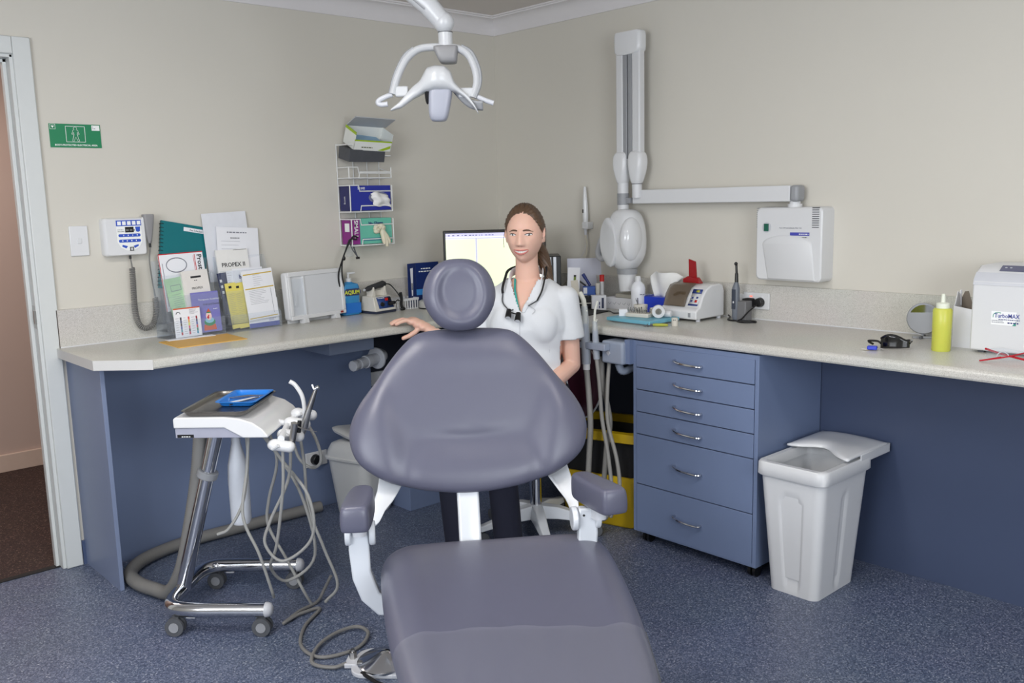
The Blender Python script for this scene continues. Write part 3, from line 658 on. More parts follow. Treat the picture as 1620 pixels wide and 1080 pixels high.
# local x = image right, -y towards camera, z up; hub at (.045,0,.15)
wl = mat('satin white housing', (196, 198, 201), .3, var=.01, coat=.15)
hub = (.033, 0, .165)
obj('arm', MB().tube([(.03, 0, .225), (-.02, .0, .285), (-.27, 0, .50)], n=20, rs=[.031, .034, .036]), wl, dl)
obj('arm_seam', MB().tube([(-.028, -.027, .268), (-.27, -.03, .476)], .004, 6), gp, dl)
obj('elbow', MB().ell((.03, 0, .228), (.034, .036, .034), 20, 12), wl, dl)
obj('swivel', MB().cyl((.033, 0, .145), (.033, 0, .20), .0235, n=24), wl, dl, bevel=.002)
obj('swivel_ring', MB().cyl((.033, 0, .196), (.033, 0, .199), .0242, n=24), dgp, dl)
obj('ceiling_post', MB().cyl((-.27, 0, .48), (-.27, 0, .615), .04, n=24), wl, dl)
hb = []
for z, w_, y0, y1, xo in ((.098, .05, -.02, .03, .042), (.105, .058, -.032, .035, .04), (.125, .07, -.034, .035, .035), (.15, .084, -.032, .035, .033), (.156, .08, -.028, .03, .033)):
    hb.append([(x+xo, y+(y0+y1)/2, z) for x, y in rrect(w_, y1-y0, .014, 3)])
obj('joint_housing', MB().loft(hb), mat('mid grey plastic', (138, 138, 140), .45), dl, sub=1)
def band(pts, w_, t_, M=None):
    """flat curved bar: width w_ (along y), thickness t_ in the x-z plane"""
    P = spl(pts, 6); rings = []
    for i, p in enumerate(P):
        d = (P[min(i+1, len(P)-1)]-P[max(i-1, 0)]).normalized(); nn = Vector((-d.z, 0, d.x)); yv = Vector((0, 1, 0))
        rings.append([p+nn*t_*cos(a)+yv*w_*sin(a) for a in [2*pi*k/12 for k in range(12)]])
    return MB().loft(rings, M=M)
yk = [(-.147, 0, .006), (-.128, 0, .062), (-.098, 0, .115), (-.06, 0, .145), (-.02, 0, .152), (.033, 0, .150), (.075, 0, .145), (.108, 0, .122), (.128, 0, .075), (.130, 0, .03), (.115, 0, -.01)]
obj('yoke', band(yk, .018, .0125), wl, dl)
ys = [(a*1.03+.0, -.011, b*1.03+.001) for a, _, b in yk]
for q in ([(-.155, -.008, .008), (-.137, -.008, .066), (-.105, -.008, .124), (-.072, -.008, .150)], [(.085, -.008, .153), (.118, -.008, .131), (.141, -.008, .078), (.142, -.008, .03), (.124, -.008, -.014)]):
    obj('yoke_trim', MB().tube(spl(q, 5), .006, 6), gp, dl)
# reflector head: hooded saddle lofted along x
UP = [(-.155, -.046), (-.118, -.015), (-.079, .027), (-.052, .046), (-.040, .069), (-.029, .086), (-.002, .092), (.029, .090), (.052, .069), (.056, .042), (.075, .019), (.098, 0), (.121, -.031), (.138, -.067)]
LO = [(-.155, -.050), (-.119, -.042), (-.079, -.015), (-.040, .004), (-.002, .010), (.037, .008), (.061, .004), (.088, -.011), (.115, -.038), (.136, -.069)]
def itp(T, x):
    for (a, za), (b, zb) in zip(T[:-1], T[1:]):
        if a <= x <= b: return za+(zb-za)*(x-a)/(b-a)
    return T[0][1] if x < T[0][0] else T[-1][1]
rg = []
for i in range(45):
    x = -.1545+.290*i/44; zu, zl = itp(UP, x), itp(LO, x); c, hz_ = (zu+zl)/2, max(.010, (zu-zl)/2)*min(1, .35+22*min(x+.1545, .1365-x))
    yh = .014+.040*math.exp(-((x-.006)/.065)**2); e_ = 2.6
    rg.append([(x, -.015+yh*math.copysign(abs(cos(t))**(2/e_), cos(t)), c+hz_*math.copysign(abs(sin(t))**(2/e_), sin(t))) for t in [2*pi*k/24 for k in range(24)]])
obj('head_shell', MB().loft(rg), wl, dl, sub=1)
obj('reflector_fin', MB().grid(lambda u, v: (.05+.10*u, .0-.015*v, .012-.065*u+.028*v-.02*sin(pi*u)), 12, 4), gp, dl, solid=.004)
lb = []
for z, w_, d_, xo in ((-.088, .035, .03, .004), (-.083, .055, .05, .003), (-.06, .068, .06, .004), (.0, .078, .066, .012), (.04, .076, .06, .014)): lb.append([(x+xo, y-.012, z) for x, y in rrect(w_, d_, .016, 4)])
obj('lamp_housing', MB().loft(lb), mat('pale lilac grey', (160, 163, 176), .4), dl, sub=1)
obj('lamp_vent', MB().ell((-.032, -.018, .0), (.008, .02, .032), 12, 8), bk, dl)
obj('side_block', MB().box(-.138, -.095, -.014, .014, -.004, .03), wl, dl, bevel=.005)
obj('side_block', MB().box(.07, .125, -.014, .014, -.012, .02), wl, dl, bevel=.005)
obj('handle', MB().tube(spl([(-.148, 0, .005), (-.165, 0, .0), (-.192, 0, -.012), (-.197, 0, -.022), (-.185, 0, -.027), (-.165, 0, -.025)], 4), .0085, 10), lgp, dl)
obj('handle', MB().tube([(.125, 0, -.006), (.16, 0, -.022), (.185, 0, -.031)], .0085, 10), lgp, dl)
obj('thumb_screw', MB().cyl((-.152, 0, .012), (-.153, 0, .02), .006, n=10), chrome, dl)

# ================================================================ X-RAY UNIT ON THE RIGHT WALL
xr = thing('xray_unit', 'white wall-mounted dental x-ray unit with long beam, folded lift arm and tube head', 'x-ray unit', (0, -1.89, 1.23), -90)
# local x -> world -y (image right), -y -> into the room
bodyp = []
for y, k in ((0, 1), (-.07, 1), (-.085, .985), (-.09, .95)): bodyp.append([(x*k, y, z*k) for x, z in rrect(.30, .30, .02, 4)])
bx = obj('control_box', MB().loft(bodyp), wp, xr, loc=(-.03, 0, 0), ang=30)
def arch(t): return [(-.105+.0*t, -.15)]+[(-.005+.10*cos(a)*t, .02+.062*sin(a)*t) for a in [radians(180-15*i) for i in range(13)]]+[(.125, -.15)]
rings = []
for y, k in ((-.0860, 1.0), (-.0915, .98), (-.0950, .93)):
    P = [(-.0900, -.145)]+[(-.005+.113*cos(radians(180-12*i))*1.0, .0+.03*sin(radians(180-12*i))*1.3) for i in range(16)]+[(.125, -.145)]
    cx, cz = 0, -.06; rings.append([(cx+(x-cx)*k, y, cz+(z-cz)*k) for x, z in P])
obj('front_bulge', MB().loft(rings), wp, bx, ang=50)
for k in range(10): obj('vent_slot', MB().box(.105, .135, -.0905, -.0840, .068+.0085*k, .0715+.0085*k), dgp, bx)
for k in range(10): obj('vent_slot', MB().box(-.1475, -.14, -.0885, -.0720, .068+.0085*k, .0705+.0085*k), gp, bx)
obj('switch_rim', MB().cyl((-.098, -.0885, .068), (-.098, -.0915, .068), .021, n=24), lgp, bx)
obj('power_switch', MB().box(-.108, -.088, -.0965, -.0910, .053, .083), mat('green switch', (20, 92, 74), .3), bx, bevel=.001)
obj('blue_strip', MB().box(.01, .095, -.0915, -.0905, .036, .049), mat('blue strip', (70, 74, 170), .4), bx)
text('ENDOS A.C', .0085, inkw, bx, (.092, -.0919, .0395), align='RIGHT')
text('Turn OFF immediately After Use', .0075, inkg, bx, (-.04, -.0908, .064))
text('VILLADENT', .006, ink, bx, (.085, -.0908, .027), align='RIGHT', bold=.0002); text('systemi medicali', .004, inkg, bx, (.084, -.0908, .02), align='RIGHT')
# pivot and beam
px_ = -.025
obj('pivot', MB().cyl((px_, -.05, .148), (px_, -.05, .162), .029, n=24).cyl((px_, -.05, .16), (px_, -.05, .175), .022, n=24), wp, xr)
bm_ = obj('beam', MB().box(-.85, -.03, -.085, -.025, .172, .236), wp, xr, bevel=.004)
obj('beam_end', MB().box(-.03, .006, -.086, -.024, .171, .237), gp, bm_, bevel=.012, seg=3)
# upright folded arm: outer (right) and inner (left) bars
XR, XL, YA = -.82, -.905, -.085
obj('swivel_post', MB().cyl((XR, YA, .20), (XR, YA, .285), .023, n=20), wp, xr)
obj('swivel_post_ring', MB().cyl((XR, YA, .262), (XR, YA, .265), .0238, n=20), dgp, xr)
def knuck(x, s, nm):
    rg = []
    for z, w_, d_, xo in ((.255, .045, .05, 0), (.285, .058, .06, .0), (.33, .08, .07, .004*s), (.38, .086, .07, .004*s), (.405, .076, .06, .003*s), (.415, .05, .05, 0)): rg.append([(x+a+xo, YA+b, z) for a, b in rrect(w_, d_, .02, 4)])
    obj(nm, MB().loft(rg), wpg, xr, sub=1)
knuck(XR, 1, 'knuckle')
knuck(XL, -1, 'knuckle')
for x0, x1 in ((-.932, -.888), (-.836, -.788)): obj('lift_bar', MB().box(x0, x1, YA-.02, YA+.02, .37, .90), wp, xr, bevel=.008, seg=3)
for x0, x1 in ((-.888, -.865), (-.859, -.836)): obj('bar_strip', MB().box(x0, x1, YA-.019, YA+.012, .38, .86), gp, xr, bevel=.003)
rg = []
for z, k in ((.845, .0), (.85, .8), (.86, .96), (.88, 1), (.925, 1), (.94, .97), (.947, .9)): rg.append([(-.86+a*max(k, .1), YA+b, z) for a, b in rrect(.158, .06, .018, 4)])
obj('top_cap', MB().loft(rg), wpg, xr, ang=60)
# tube head hanging from the left bar
obj('neck', MB().cyl((XL, YA, .14), (XL, YA, .27), .027, n=20), wp, xr)
obj('neck_ring', MB().cyl((XL, YA, .168), (XL, YA, .222), .0285, n=20), gp, xr)
obj('neck_pin', MB().box(XL+.025, XL+.05, YA-.012, YA+.012, .175, .20), gp, xr)
hd = MB(); rg = []
for z, w_, d_ in ((-.135, .072, .08), (-.128, .09, .1), (-.09, .165, .15), (-.04, .19, .165), (.04, .185, .165), (.10, .165, .15), (.135, .12, .12), (.15, .07, .08)): rg.append([(XL+.035+a, YA-.02+b, z) for a, b in rrect(w_, d_, min(w_, d_)*.42, 5)])
th = obj('tube_head', MB().loft(rg), wpg, xr, sub=1)
P = spl([(XL-.03, YA-.108, .10), (XL-.055, YA-.108, .04), (XL-.05, YA-.108, -.05), (XL-.015, YA-.108, -.11), (XL+.02, YA-.108, -.11), (XL+.045, YA-.108, -.04), (XL+.035, YA-.108, .06), (XL+.0, YA-.108, .108)], 4, True)
obj('head_cover', MB().loft([[(p.x, YA-.085, p.z) for p in P], [(p.x, YA-.102, p.z) for p in P], [(XL-.005+(p.x-XL+.005)*.9, YA-.109, (p.z)*.92) for p in P]]), wp, th, ang=50)
obj('side_cheek', MB().ell((XL+.092, YA-.05, .01), (.042, .07, .105), 16, 12), wpg, th)
obj('handle_loop', MB().tube(spl([(XL-.07, YA-.03, .07), (XL-.11, YA-.04, -.01), (XL-.125, YA-.04, -.06), (XL-.11, YA-.04, -.085), (XL-.085, YA-.04, -.08), (XL-.075, YA-.04, -.04)], 5), .015, 10), lgp, th)
obj('collar', MB().cyl((XL+.04, YA-.02, -.155), (XL+.04, YA-.02, -.13), .048, n=28), gp, th)
obj('cone', MB().cyl((XL+.042, YA-.02, -.235), (XL+.038, YA-.02, -.155), .039, .044, 28), wpg, th)

# intra-oral camera wand on the right wall
iw = thing('camera_wand', 'slim white intraoral camera wand clipped to the right wall with a pale cable', 'camera wand', (0, -.69, 1.30), -90)
obj('wand', MB().tube([(0, -.03, -.01), (0, -.03, .05), (-.001, -.03, .12), (-.002, -.03, .185), (-.002, -.03, .19)], n=12, rs=[.012, .015, .012, .007, .005]), wpg, iw)
obj('clip', MB().box(-.012, .026, -.045, 0, -.02, .015), wp, iw, bevel=.004)
obj('button', MB().box(-.006, -.0, -.0465, -.044, .06, .078), bk, iw)
obj('ferrule', MB().cyl((.0, -.03, -.05), (0, -.03, -.01), .007, .009, 10), lgp, iw)
obj('cable', MB().tube(spl([(0, -.03, -.05), (.008, -.03, -.10), (-.005, -.028, -.16), (-.05, -.03, -.22), (-.13, -.04, -.29), (-.20, -.06, -.36)], 6), .0035, 6), mat('cream cable', (206, 200, 182), .5), iw)
obj('cable', MB().tube(spl([(.004, -.02, -.05), (-.006, -.03, -.12), (-.05, -.03, -.18), (-.12, -.035, -.25), (-.2, -.04, -.33)], 6), .0012, 5), lgp, iw)

# ================================================================ WIRE RACK ON THE LEFT WALL
wire = mat('white coated wire', (228, 229, 228), .35, var=.01)
rk = thing('wire_rack', 'white wire glove-box rack hung on the cream wall with three tiers', 'rack', (-.912, 0, 1.235))
RW = .12; RD = .108
def rail(pts, nm='wire', closed=False): return obj(nm, MB().tube(pts, .003, 6, closed=closed), wire, rk)
for x in (-RW, RW): rail([(x, -.006, .0), (x, -.006, .48)])
for x in (-.03, .05): rail([(x, -.006, .0), (x, -.006, .48)])
for z in (0, .16, .32): 
    rail([(-RW, -.006, z), (-RW, -RD, z), (RW, -RD, z), (RW, -.006, z)], 'shelf_wire')
    rail([(-RW, -.006, z+.002), (RW, -.006, z+.002)])
    for x in (-.06, 0, .06): rail([(x, -.006, z-.001), (x, -RD, z-.001)])
    hz = .125 if z != .32 else .05
    rail([(-RW, -.006, z+hz), (-RW, -RD, z+hz), (-.07, -RD, z+hz), (-.065, -RD, z+hz-.028), (RW, -RD, z+hz-.028), (RW, -.006, z+hz)], 'front_rail')
    rail([(-RW, -RD, z), (-RW, -RD, z+hz)]); rail([(RW, -RD, z), (RW, -RD, z+hz)])
    rail([(-.065, -RD, z), (-.06, -RD, z+.028), (RW, -RD, z+.028)], 'front_rail')
rail([(-RW, -.006, .48), (RW, -.006, .48)]); rail([(-RW, -.006, .475), (-RW, -RD, .475), (-.07, -RD, .475), (-.06, -RD, .425), (RW, -RD, .425), (RW, -.006, .425)], 'front_rail')
# boxes in the rack
RX, RZ = -.912, 1.235
gb = thing('glove_box', 'teal and magenta glove box marked SMALL in the lowest rack tier', 'glove box', (RX, -.058, RZ+.006))
gt = mat('teal carton', (104, 188, 166), .55, var=.05, scale=120); gm = mat('magenta carton', (134, 38, 128), .5)
obj('box', MB().box(-.113, .113, -.046, .046, 0, .122), gt, gb, bevel=.001)
obj('panel', MB().box(-.1135, -.072, -.0466, .0466, .0005, .1222), gm, gb)
text('SMALL', .03, inkw, gb, (-.103, -.0472, .115), rot=(pi/2, pi/2, 0), bold=.0004)
text('bio Gloves', .019, mat('navy ink', (30, 40, 110), .5), gb, (.02, -.0472, .092), align='CENTER', bold=.0006)
obj('base_band', MB().box(-.06, .108, -.0472, -.046, .014, .028), mat('teal band', (60, 130, 150), .5), gb)
obj('print_patch', MB().box(-.1142, -.1134, -.02, .02, .06, .1), inkw, gb)
lat = mat('cream latex', (222, 214, 190), .5, sss=.1)
m = MB(); random.seed(3)
for k in range(22):
    a = random.uniform(0, 6.28); q = random.uniform(.3, 1); m.ell((.028+.032*q*cos(a), -.05-.008*random.random(), .072+.018*q*sin(a)), (random.uniform(.008, .016), .012, random.uniform(.006, .012)), 10, 6)
for dx, z1 in ((-.010, -.004), (.004, -.016), (.018, -.002)): m.tube([(.048, -.056, .06), (.054+dx*.6, -.064, .035), (.060+dx, -.068, .010), (.062+dx, -.068, z1)], n=10, rs=[.014, .012, .011, .007])
o = obj('latex_gloves', m, lat, loc=(RX, -.058, RZ+.006)); tag(o, 'crumpled cream latex gloves pulled out of the glove box opening', 'gloves')
tb = thing('tissue_box', 'dark blue tissue box held in the middle tier of the wire rack', 'tissue box', (RX, -.058, RZ+.166))
tbm = mat('royal blue carton', (30, 44, 150), .4, var=.08, scale=20)
obj('box', MB().box(-.115, .115, -.046, .046, 0, .118), tbm, tb, bevel=.001)
obj('panel', MB().box(-.1155, -.114, -.0464, .0464, .0005, .1183), mat('navy carton', (26, 30, 92), .4), tb)
obj('oval', MB().loft([[(.045+.058*cos(a), y, .06+.028*sin(a)) for a in [2*pi*i/24 for i in range(24)]] for y in (-.0468, -.046)]), mat('slot shade', (120, 124, 150), .6), tb)
text('Scott', .02, inkw, tb, (-.075, -.0468, .1), bold=.0002); text('Scott', .018, inkw, tb, (-.116, -.0, .03), rot=(pi/2, -pi/2, -pi/2))
def tissue(name, label, loc, rz, w, h, seed, drape):
    random.seed(seed); ph = [random.uniform(0, 6) for _ in range(6)]
    def f(u, v):
        x = (u-.5)*w*(.45+.75*v*(1.4-v*.5)); return (x+.006*sin(9*v+ph[0]), drape[0]*v+.010*sin(7*u+ph[1])*v+.006*sin(15*u+ph[2]), drape[1]*v+h*v*(1-.4*v)+.012*sin(5*u+ph[3])*v)
    o = obj(name, MB().grid(f, 30, 18), mat('tissue paper', (238, 238, 236), .8, var=.01), loc=loc, rot=(0, 0, radians(rz)), solid=.0008)
    return tag(o, label, 'tissue')
def tis2(u, v):
    x = .045-.052+.10*u+.018*v; bul = sin(pi*u)
    return (x+.004*sin(12*v+u*3), -.052-.026*sin(pi*min(1, v*1.1))*bul-.006*sin(9*u), .078-.055*v-.012*u+.014*bul*(1-v)+.004*sin(7*u+3*v))
o = obj('tissue', MB().grid(tis2, 26, 16), mat('tissue paper', (238, 238, 236), .8, var=.01), loc=(RX, -.058, RZ+.166), solid=.001)
tag(o, 'white tissue hanging out of the dark blue tissue box in the rack', 'tissue')
fm = thing('face_mask_box', 'charcoal face mask box lying under an open carton on top of the rack', 'carton', (RX-.01, -.062, RZ+.405), 0)
obj('box', MB().box(-.105, .095, -.045, .05, 0, .058), mat('charcoal carton', (74, 76, 82), .5, var=.15, scale=40), fm, rot=(radians(14), 0, 0), bevel=.001)
text('Face Masks', .017, inkw, fm, (-.06, -.046, .012), rot=(radians(104), 0, 0))
om = thing('open_mask_carton', 'open white and lime carton of face masks with raised lid on the rack', 'carton', (RX+.01, -.072, RZ+.468), 0)
om.rotation_euler = (radians(24), radians(2), radians(-4))
cw = mat('white carton', (226, 228, 224), .55, var=.01); cg = mat('lime carton', (160, 190, 40), .5); ci = mat('grey board', (186, 188, 192), .7)
W2, D2, H2 = .10, .055, .085
obj('carton', MB().box(-W2, W2, -D2, -D2+.002, 0, .05).box(-W2, W2, D2-.002, D2, 0, H2).box(-W2, -W2+.002, -D2, D2, 0, H2).box(W2-.002, W2, -D2, D2, 0, H2).box(-W2, W2, -D2, D2, 0, .002), cw, om)
obj('lid', MB().box(-W2-.0, W2+.015, 0, .10, 0, .004), ci, om, loc=(0, D2, H2), rot=(radians(138), 0, 0))
obj('lime_edge', MB().box(-W2-.0004, W2+.0004, -D2-.0006, -D2+.0026, .044, .0506).box(-W2-.0006, -W2+.0026, -D2, D2, H2-.012, H2+.0006), cg, om)
obj('lime_swoosh', MB().prism([(.03, .004), (W2-.004, .03), (W2-.004, .016), (.06, .003)], -D2-.0008, -D2, 'y'), cg, om)
text('UNIGLOVES', .012, mat('olive ink', (90, 96, 60), .5), om, (-.06, -D2-.001, .012))
obj('masks', MB().box(-.09, .07, -.05, .05, .003, .04), mat('pale blue mask', (150, 186, 216), .8), om, rot=(0, radians(4), 0), bevel=.004)
# safety glasses with black cords hanging from the rack
sgk = thing('hanging_glasses', 'safety glasses with black neck cords hanging off the side of the wire rack', 'glasses', (-1.045, -.045, 1.235))
obj('cord', MB().tube(spl([(.04, -.07, .04), (.01, -.075, .045), (-.02, -.07, .0), (-.045, -.06, -.06), (-.065, -.05, -.13), (-.06, -.045, -.19)], 6), .004, 6).tube(spl([(.035, -.07, .03), (-.005, -.07, .03), (-.03, -.06, -.03), (-.045, -.055, -.08), (-.045, -.05, -.14), (-.035, -.045, -.19)], 6), .0035, 6), blackm, sgk)
obj('slider', MB().ell((-.038, -.062, -.055), (.008, .008, .011), 10, 8), bk, sgk)
obj('temple_arm', MB().tube([(.015, -.05, .03), (.035, -.05, -.03), (.045, -.05, -.055)], .004, 6).tube([(.0, -.05, .03), (.02, -.05, -.02), (.04, -.05, -.045)], .003, 6), dgp, sgk)
obj('hook_end', MB().box(.038, .054, -.056, -.046, -.064, -.054), bk, sgk)
obj('lens', MB().grid(lambda u, v: (-.02+.04*u, -.055-.008*sin(pi*u), -.05+.05*v), 8, 4), acry, sgk, solid=.002)

# ================================================================ WALL CONTROL UNIT WITH COILED CORD
iu = thing('control_unit', 'white wall control unit with blue keypad, grey handset and coiled cord', 'control unit', (-2.062, 0, 1.325))
rg = []
for y, k in ((0, 1), (-.03, 1), (-.042, .96), (-.048, .88)): rg.append([(x*k, y, z*(1-(1-k)*.5)) for x, z in rrect(.172, .152, .012, 3)])
obj('case', MB().loft(rg), wpg, iu, ang=35)
kb = mat('keypad blue', (46, 84, 190), .4); kw = inkw
obj('keypad', MB().prism([(-.036, .066), (.062, .066), (.062, -.02), (.05, -.042), (.025, -.055), (.0, -.055), (-.024, -.042), (-.036, -.02)], -.0492, -.048, 'y'), kw, iu)
kp = MB()
kp.box(-.037, .063, -.0498, -.049, .044, .067)
for z in (.0, -.022): kp.prism(rrect(.088, .012, .005, 3, .013, z+.006), -.0498, -.049, 'y')
kp.prism([(-.018, -.031), (.003, -.037), (-.004, -.046), (-.02, -.038)], -.0498, -.049, 'y').prism([(.046, -.031), (.025, -.037), (.03, -.046), (.046, -.038)], -.0498, -.049, 'y')
kp.prism([(.038, .04), (.058, .04), (.056, .022), (.048, .018), (.04, .022)], -.0498, -.049, 'y')
obj('key_field', kp, kb, iu)
for k in range(5): obj('key', MB().box(-.032+.0195*k, -.018+.0195*k, -.0504, -.0498, .048, .063), kw, iu)
for k in range(4): obj('key', MB().box(-.012+.018*k, -.009+.018*k, -.0502, -.0498, .004, .009), kw, iu); obj('key', MB().box(-.018+.018*k, -.014+.018*k, -.0502, -.0498, -.018, -.013), kw, iu)
obj('display', MB().box(-.003, .031, -.0504, -.049, .018, .04), bk, iu)
text('88 8', .016, mat('dull led', (120, 120, 116), .4), iu, (.0, -.0507, .022))
text('Belmont', .006, inkg, iu, (-.033, -.0495, .027)); text('PHOT-X II', .0055, ink, iu, (-.033, -.0495, .02))
obj('exposure_key', MB().box(.01, .026, -.0502, -.0485, -.057, -.041), bk, iu); obj('exposure_key_face', MB().box(.013, .023, -.0506, -.05, -.054, -.044), lgp, iu)
obj('handset_hook', MB().box(.07, .098, -.05, 0, .06, .078), wp, iu, bevel=.004)
hg = mat('handset grey', (140, 139, 141), .5)
hsx = .094
obj('handset', MB().loft([[(hsx+a, -.045+b, z) for a, b in rrect(w_, d_, .008, 3)] for z, w_, d_ in ((-.03, .014, .014), (-.02, .018, .018), (.03, .032, .028), (.082, .044, .036), (.088, .042, .034))]), hg, iu)
obj('strain_relief', MB().cyl((hsx, -.045, -.047), (hsx, -.045, -.03), .005, n=8).cyl((.015, -.03, -.09), (.015, -.03, -.075), .005, n=8), bk, iu)
def coil(path, R, r, turns, n=10):
    P = spl(path, 12); out = []
    acc = [0]
    for a, b in zip(P[:-1], P[1:]): acc.append(acc[-1]+(b-a).length)
    N = turns*n; j = 0
    for i in range(N+1):
        s_ = acc[-1]*i/N
        while j < len(P)-2 and acc[j+1] < s_: j += 1
        t = (s_-acc[j])/max(1e-9, acc[j+1]-acc[j]); p = P[j].lerp(P[j+1], t); d = (P[j+1]-P[j]).normalized()
        nn = Vector((0, 1, 0)); bb = d.cross(nn).normalized(); a = 2*pi*i/n
        out.append(p+nn*R*cos(a)+bb*R*sin(a))
    return MB().tube(out, r, 6)
obj('coiled_cord', coil([(.013, -.045, -.125), (.012, -.045, -.19), (.01, -.045, -.29), (.018, -.045, -.35), (.04, -.045, -.378), (.072, -.045, -.372), (.09, -.045, -.34), (.097, -.045, -.30), (.097, -.045, -.255)], .0095, .0028, 58), hosem, iu)
obj('cord', MB().tube(spl([(.015, -.03, -.09), (.014, -.04, -.11), (.013, -.045, -.128)], 4), .003, 6).tube(spl([(.097, -.045, -.25), (.09, -.045, -.18), (.086, -.045, -.10), (.094, -.045, -.047)], 5), .003, 6), hosem, iu)

# recessed ceiling panels the room is lit by
for (x, y, sx, sy), lb in zip(((-1.7, -3.1, .3, 1.2), (-2.95, -1.9, 1.2, .3)), ('white-framed ceiling light panel over the drawer side of the room', 'white-framed ceiling light panel over the doorway side of the room')):
    t = thing('ceiling_light', lb, 'ceiling light', (x, y, CE))
    a, b = sx/2, sy/2
    obj('frame', MB().box(-a-.03, -a, -b-.03, b+.03, -.014, -.001).box(a, a+.03, -b-.03, b+.03, -.014, -.001).box(-a, a, -b-.03, -b, -.014, -.001).box(-a, a, b, b+.03, -.014, -.001), wp, t, bevel=.002)
# ================================================================ LEFT RUN OF THE BENCH
def holder(label, loc, rz, w):
    t = thing('brochure_holder', label, 'brochure holder', loc, rz)
    for y, z0, h in ((0, 0, .075), (.035, .03, .145), (.07, .06, .20)):
        obj('tier_front', MB().box(-w/2, w/2, y, y+.0025, z0, z0+h), acry, t)
    obj('back', MB().box(-w/2, w/2, .125, .1275, 0, .32), acry, t)
    for x in (-w/2, w/2-.0025):
        obj('side', MB().prism([(0, 0), (.128, 0), (.128, .32), (.11, .32), (.07, .20), (.0725, .19), (.035, .12), (.035, .11), (0, .06)], x, x+.0025, 'x'), acry, t)
    obj('base', MB().box(-w/2, w/2, 0, .128, 0, .0025), acry, t)
    for y, z in ((.0375, .03), (.0725, .06)): obj('tier_floor', MB().box(-w/2, w/2, y, .125, z, z+.002), acry, t)
    return t
holder('clear stepped brochure holder filled with a teal binder and shade card', (-1.838, -.165, ZT), 6, .245)
holder('clear stepped brochure holder filled with yellow leaflets and an invoice pad', (-1.572, -.165, ZT), 6, .245)
def sheet(name, label, cat, xl, zt, w, h, y, m, tilt=9, roll=0, rz=5, t=.002):
    """upright printed sheet: xl/zt = left edge and top of the front face; origin at bottom-left"""
    o = obj(name, MB().box(0, w, 0, t, 0, h), m, loc=(xl, y, zt-h*cos(radians(tilt))))
    o.rotation_euler = (radians(-tilt), radians(roll), radians(rz)); tag(o, label, cat); return o
def prt(o, rects, m, nm='print'):
    b = MB()
    for x0, x1, z0, z1 in rects: b.box(x0, x1, -.0004, 0, z0, z1)
    return obj(nm, b, m, o)
def rows(x0, x1, z0, z1, n, seed=1, th=.0012):
    random.seed(seed); out = []
    for i in range(n):
        z = z1-(z1-z0)*i/max(1, n-1); out.append((x0, x0+(x1-x0)*random.uniform(.55, 1), z-th/2, z+th/2))
    return out
teal = mat('teal cover', (0, 112, 120), .4, var=.03)
o = sheet('ring_binder', 'teal spiral-bound A4 binder standing in the holder', 'binder', -1.952, 1.392, .21, .285, -.062, teal, 8, 11, 5, .012)
for i in range(17): obj('binding_ring', MB().tube([(.004+.008*cos(a), .006+.009*sin(a), .012+.0162*i) for a in [2*pi*k/8 for k in range(8)]], .0016, 5, closed=True), bk, o)
obj('title_label', MB().box(.10, .205, -.0005, 0, .255, .272), paper, o); text('Fee Schedule', .011, ink, o, (.128, -.0007, .259))
o = sheet('chart_form', 'white chart form with red edge and oval tooth diagram', 'form', -1.938, 1.247, .20, .24, -.088, paper, 8, -1, 5)
prt(o, [(-.0, .20, .236, .24), (0, .003, 0, .24)], mat('red print', (196, 40, 48), .5))
prt(o, [(.155, .157, .14, .225), (.160, .163, .10, .23)], MATS['red print'])
obj('tooth_oval', MB().tube([(.075+.045*cos(a), -.0006, .19+.03*sin(a)) for a in [2*pi*k/28 for k in range(28)]], .002, 4, closed=True), inkg, o)
prt(o, rows(.01, .1, .06, .13, 9, 3)+[(.012, .0145, .02, .2)], inkg)
text('Proste', .03, ink, o, (.172, -.0006, .228), rot=(pi/2, pi/2, 0), bold=.0005)
o = sheet('green_leaflet', 'pale green leaflet leaning behind the white leaflets', 'leaflet', -1.925, 1.145, .095, .16, -.115, mat('pale green paper', (170, 206, 166), .7), 8, -6, 5)
prt(o, rows(.02, .065, .03, .09, 8, 5)+[(.02, .065, .105, .107), (.02, .065, .128, .13), (.02, .0215, .105, .13), (.0635, .065, .105, .13)], inkg)
o = sheet('white_leaflet', 'white folded leaflet printed PROPEX with a black bar', 'leaflet', -1.862, 1.172, .118, .17, -.120, mat('warm white card', (226, 222, 218), .6), 8, -2, 5, .012)
prt(o, [(.038, .085, .138, .146)], ink); text('PROPEX', .014, ink, o, (.035, -.0006, .09)); text('new', .008, ink, o, (.052, -.0006, .125))
o = sheet('price_tag_card', 'green and red printed card strip poking up behind the purple booklet', 'card', -1.815, 1.098, .075, .09, -.108, mat('lime paper', (196, 204, 92), .6), 8, -3, 5)
prt(o, [(.032, .074, .07, .088)], mat('orange-red print', (216, 92, 74), .6)); prt(o, [(.036, .07, .076, .082)], inkw)
purp = mat('lavender cover', (124, 122, 190), .5, var=.02)
o = sheet('lavender_booklet', 'lavender booklet with a clown picture standing in the holder', 'booklet', -1.845, 1.082, .125, .172, -.138, purp, 6, 0, 5, .003)
text('Therapeutic Guidelines', .0105, inkw, o, (.03, -.0006, .136)); text('Oral and Dental', .0115, ink, o, (.05, -.0006, .115)); text('2007', .008, inkw, o, (.095, -.0006, .094))
def blob(o, cx, cz, rx, rz_, m, y=-.0006, k=14, nm='clown_print'):
    obj(nm, MB().loft([[(cx+rx*cos(a), yy, cz+rz_*sin(a)) for a in [2*pi*i/k for i in range(k)]] for yy in (y, 0)]), m, o)
orn = mat('orange print', (206, 92, 52), .6); tea = mat('teal print', (60, 150, 150), .6)
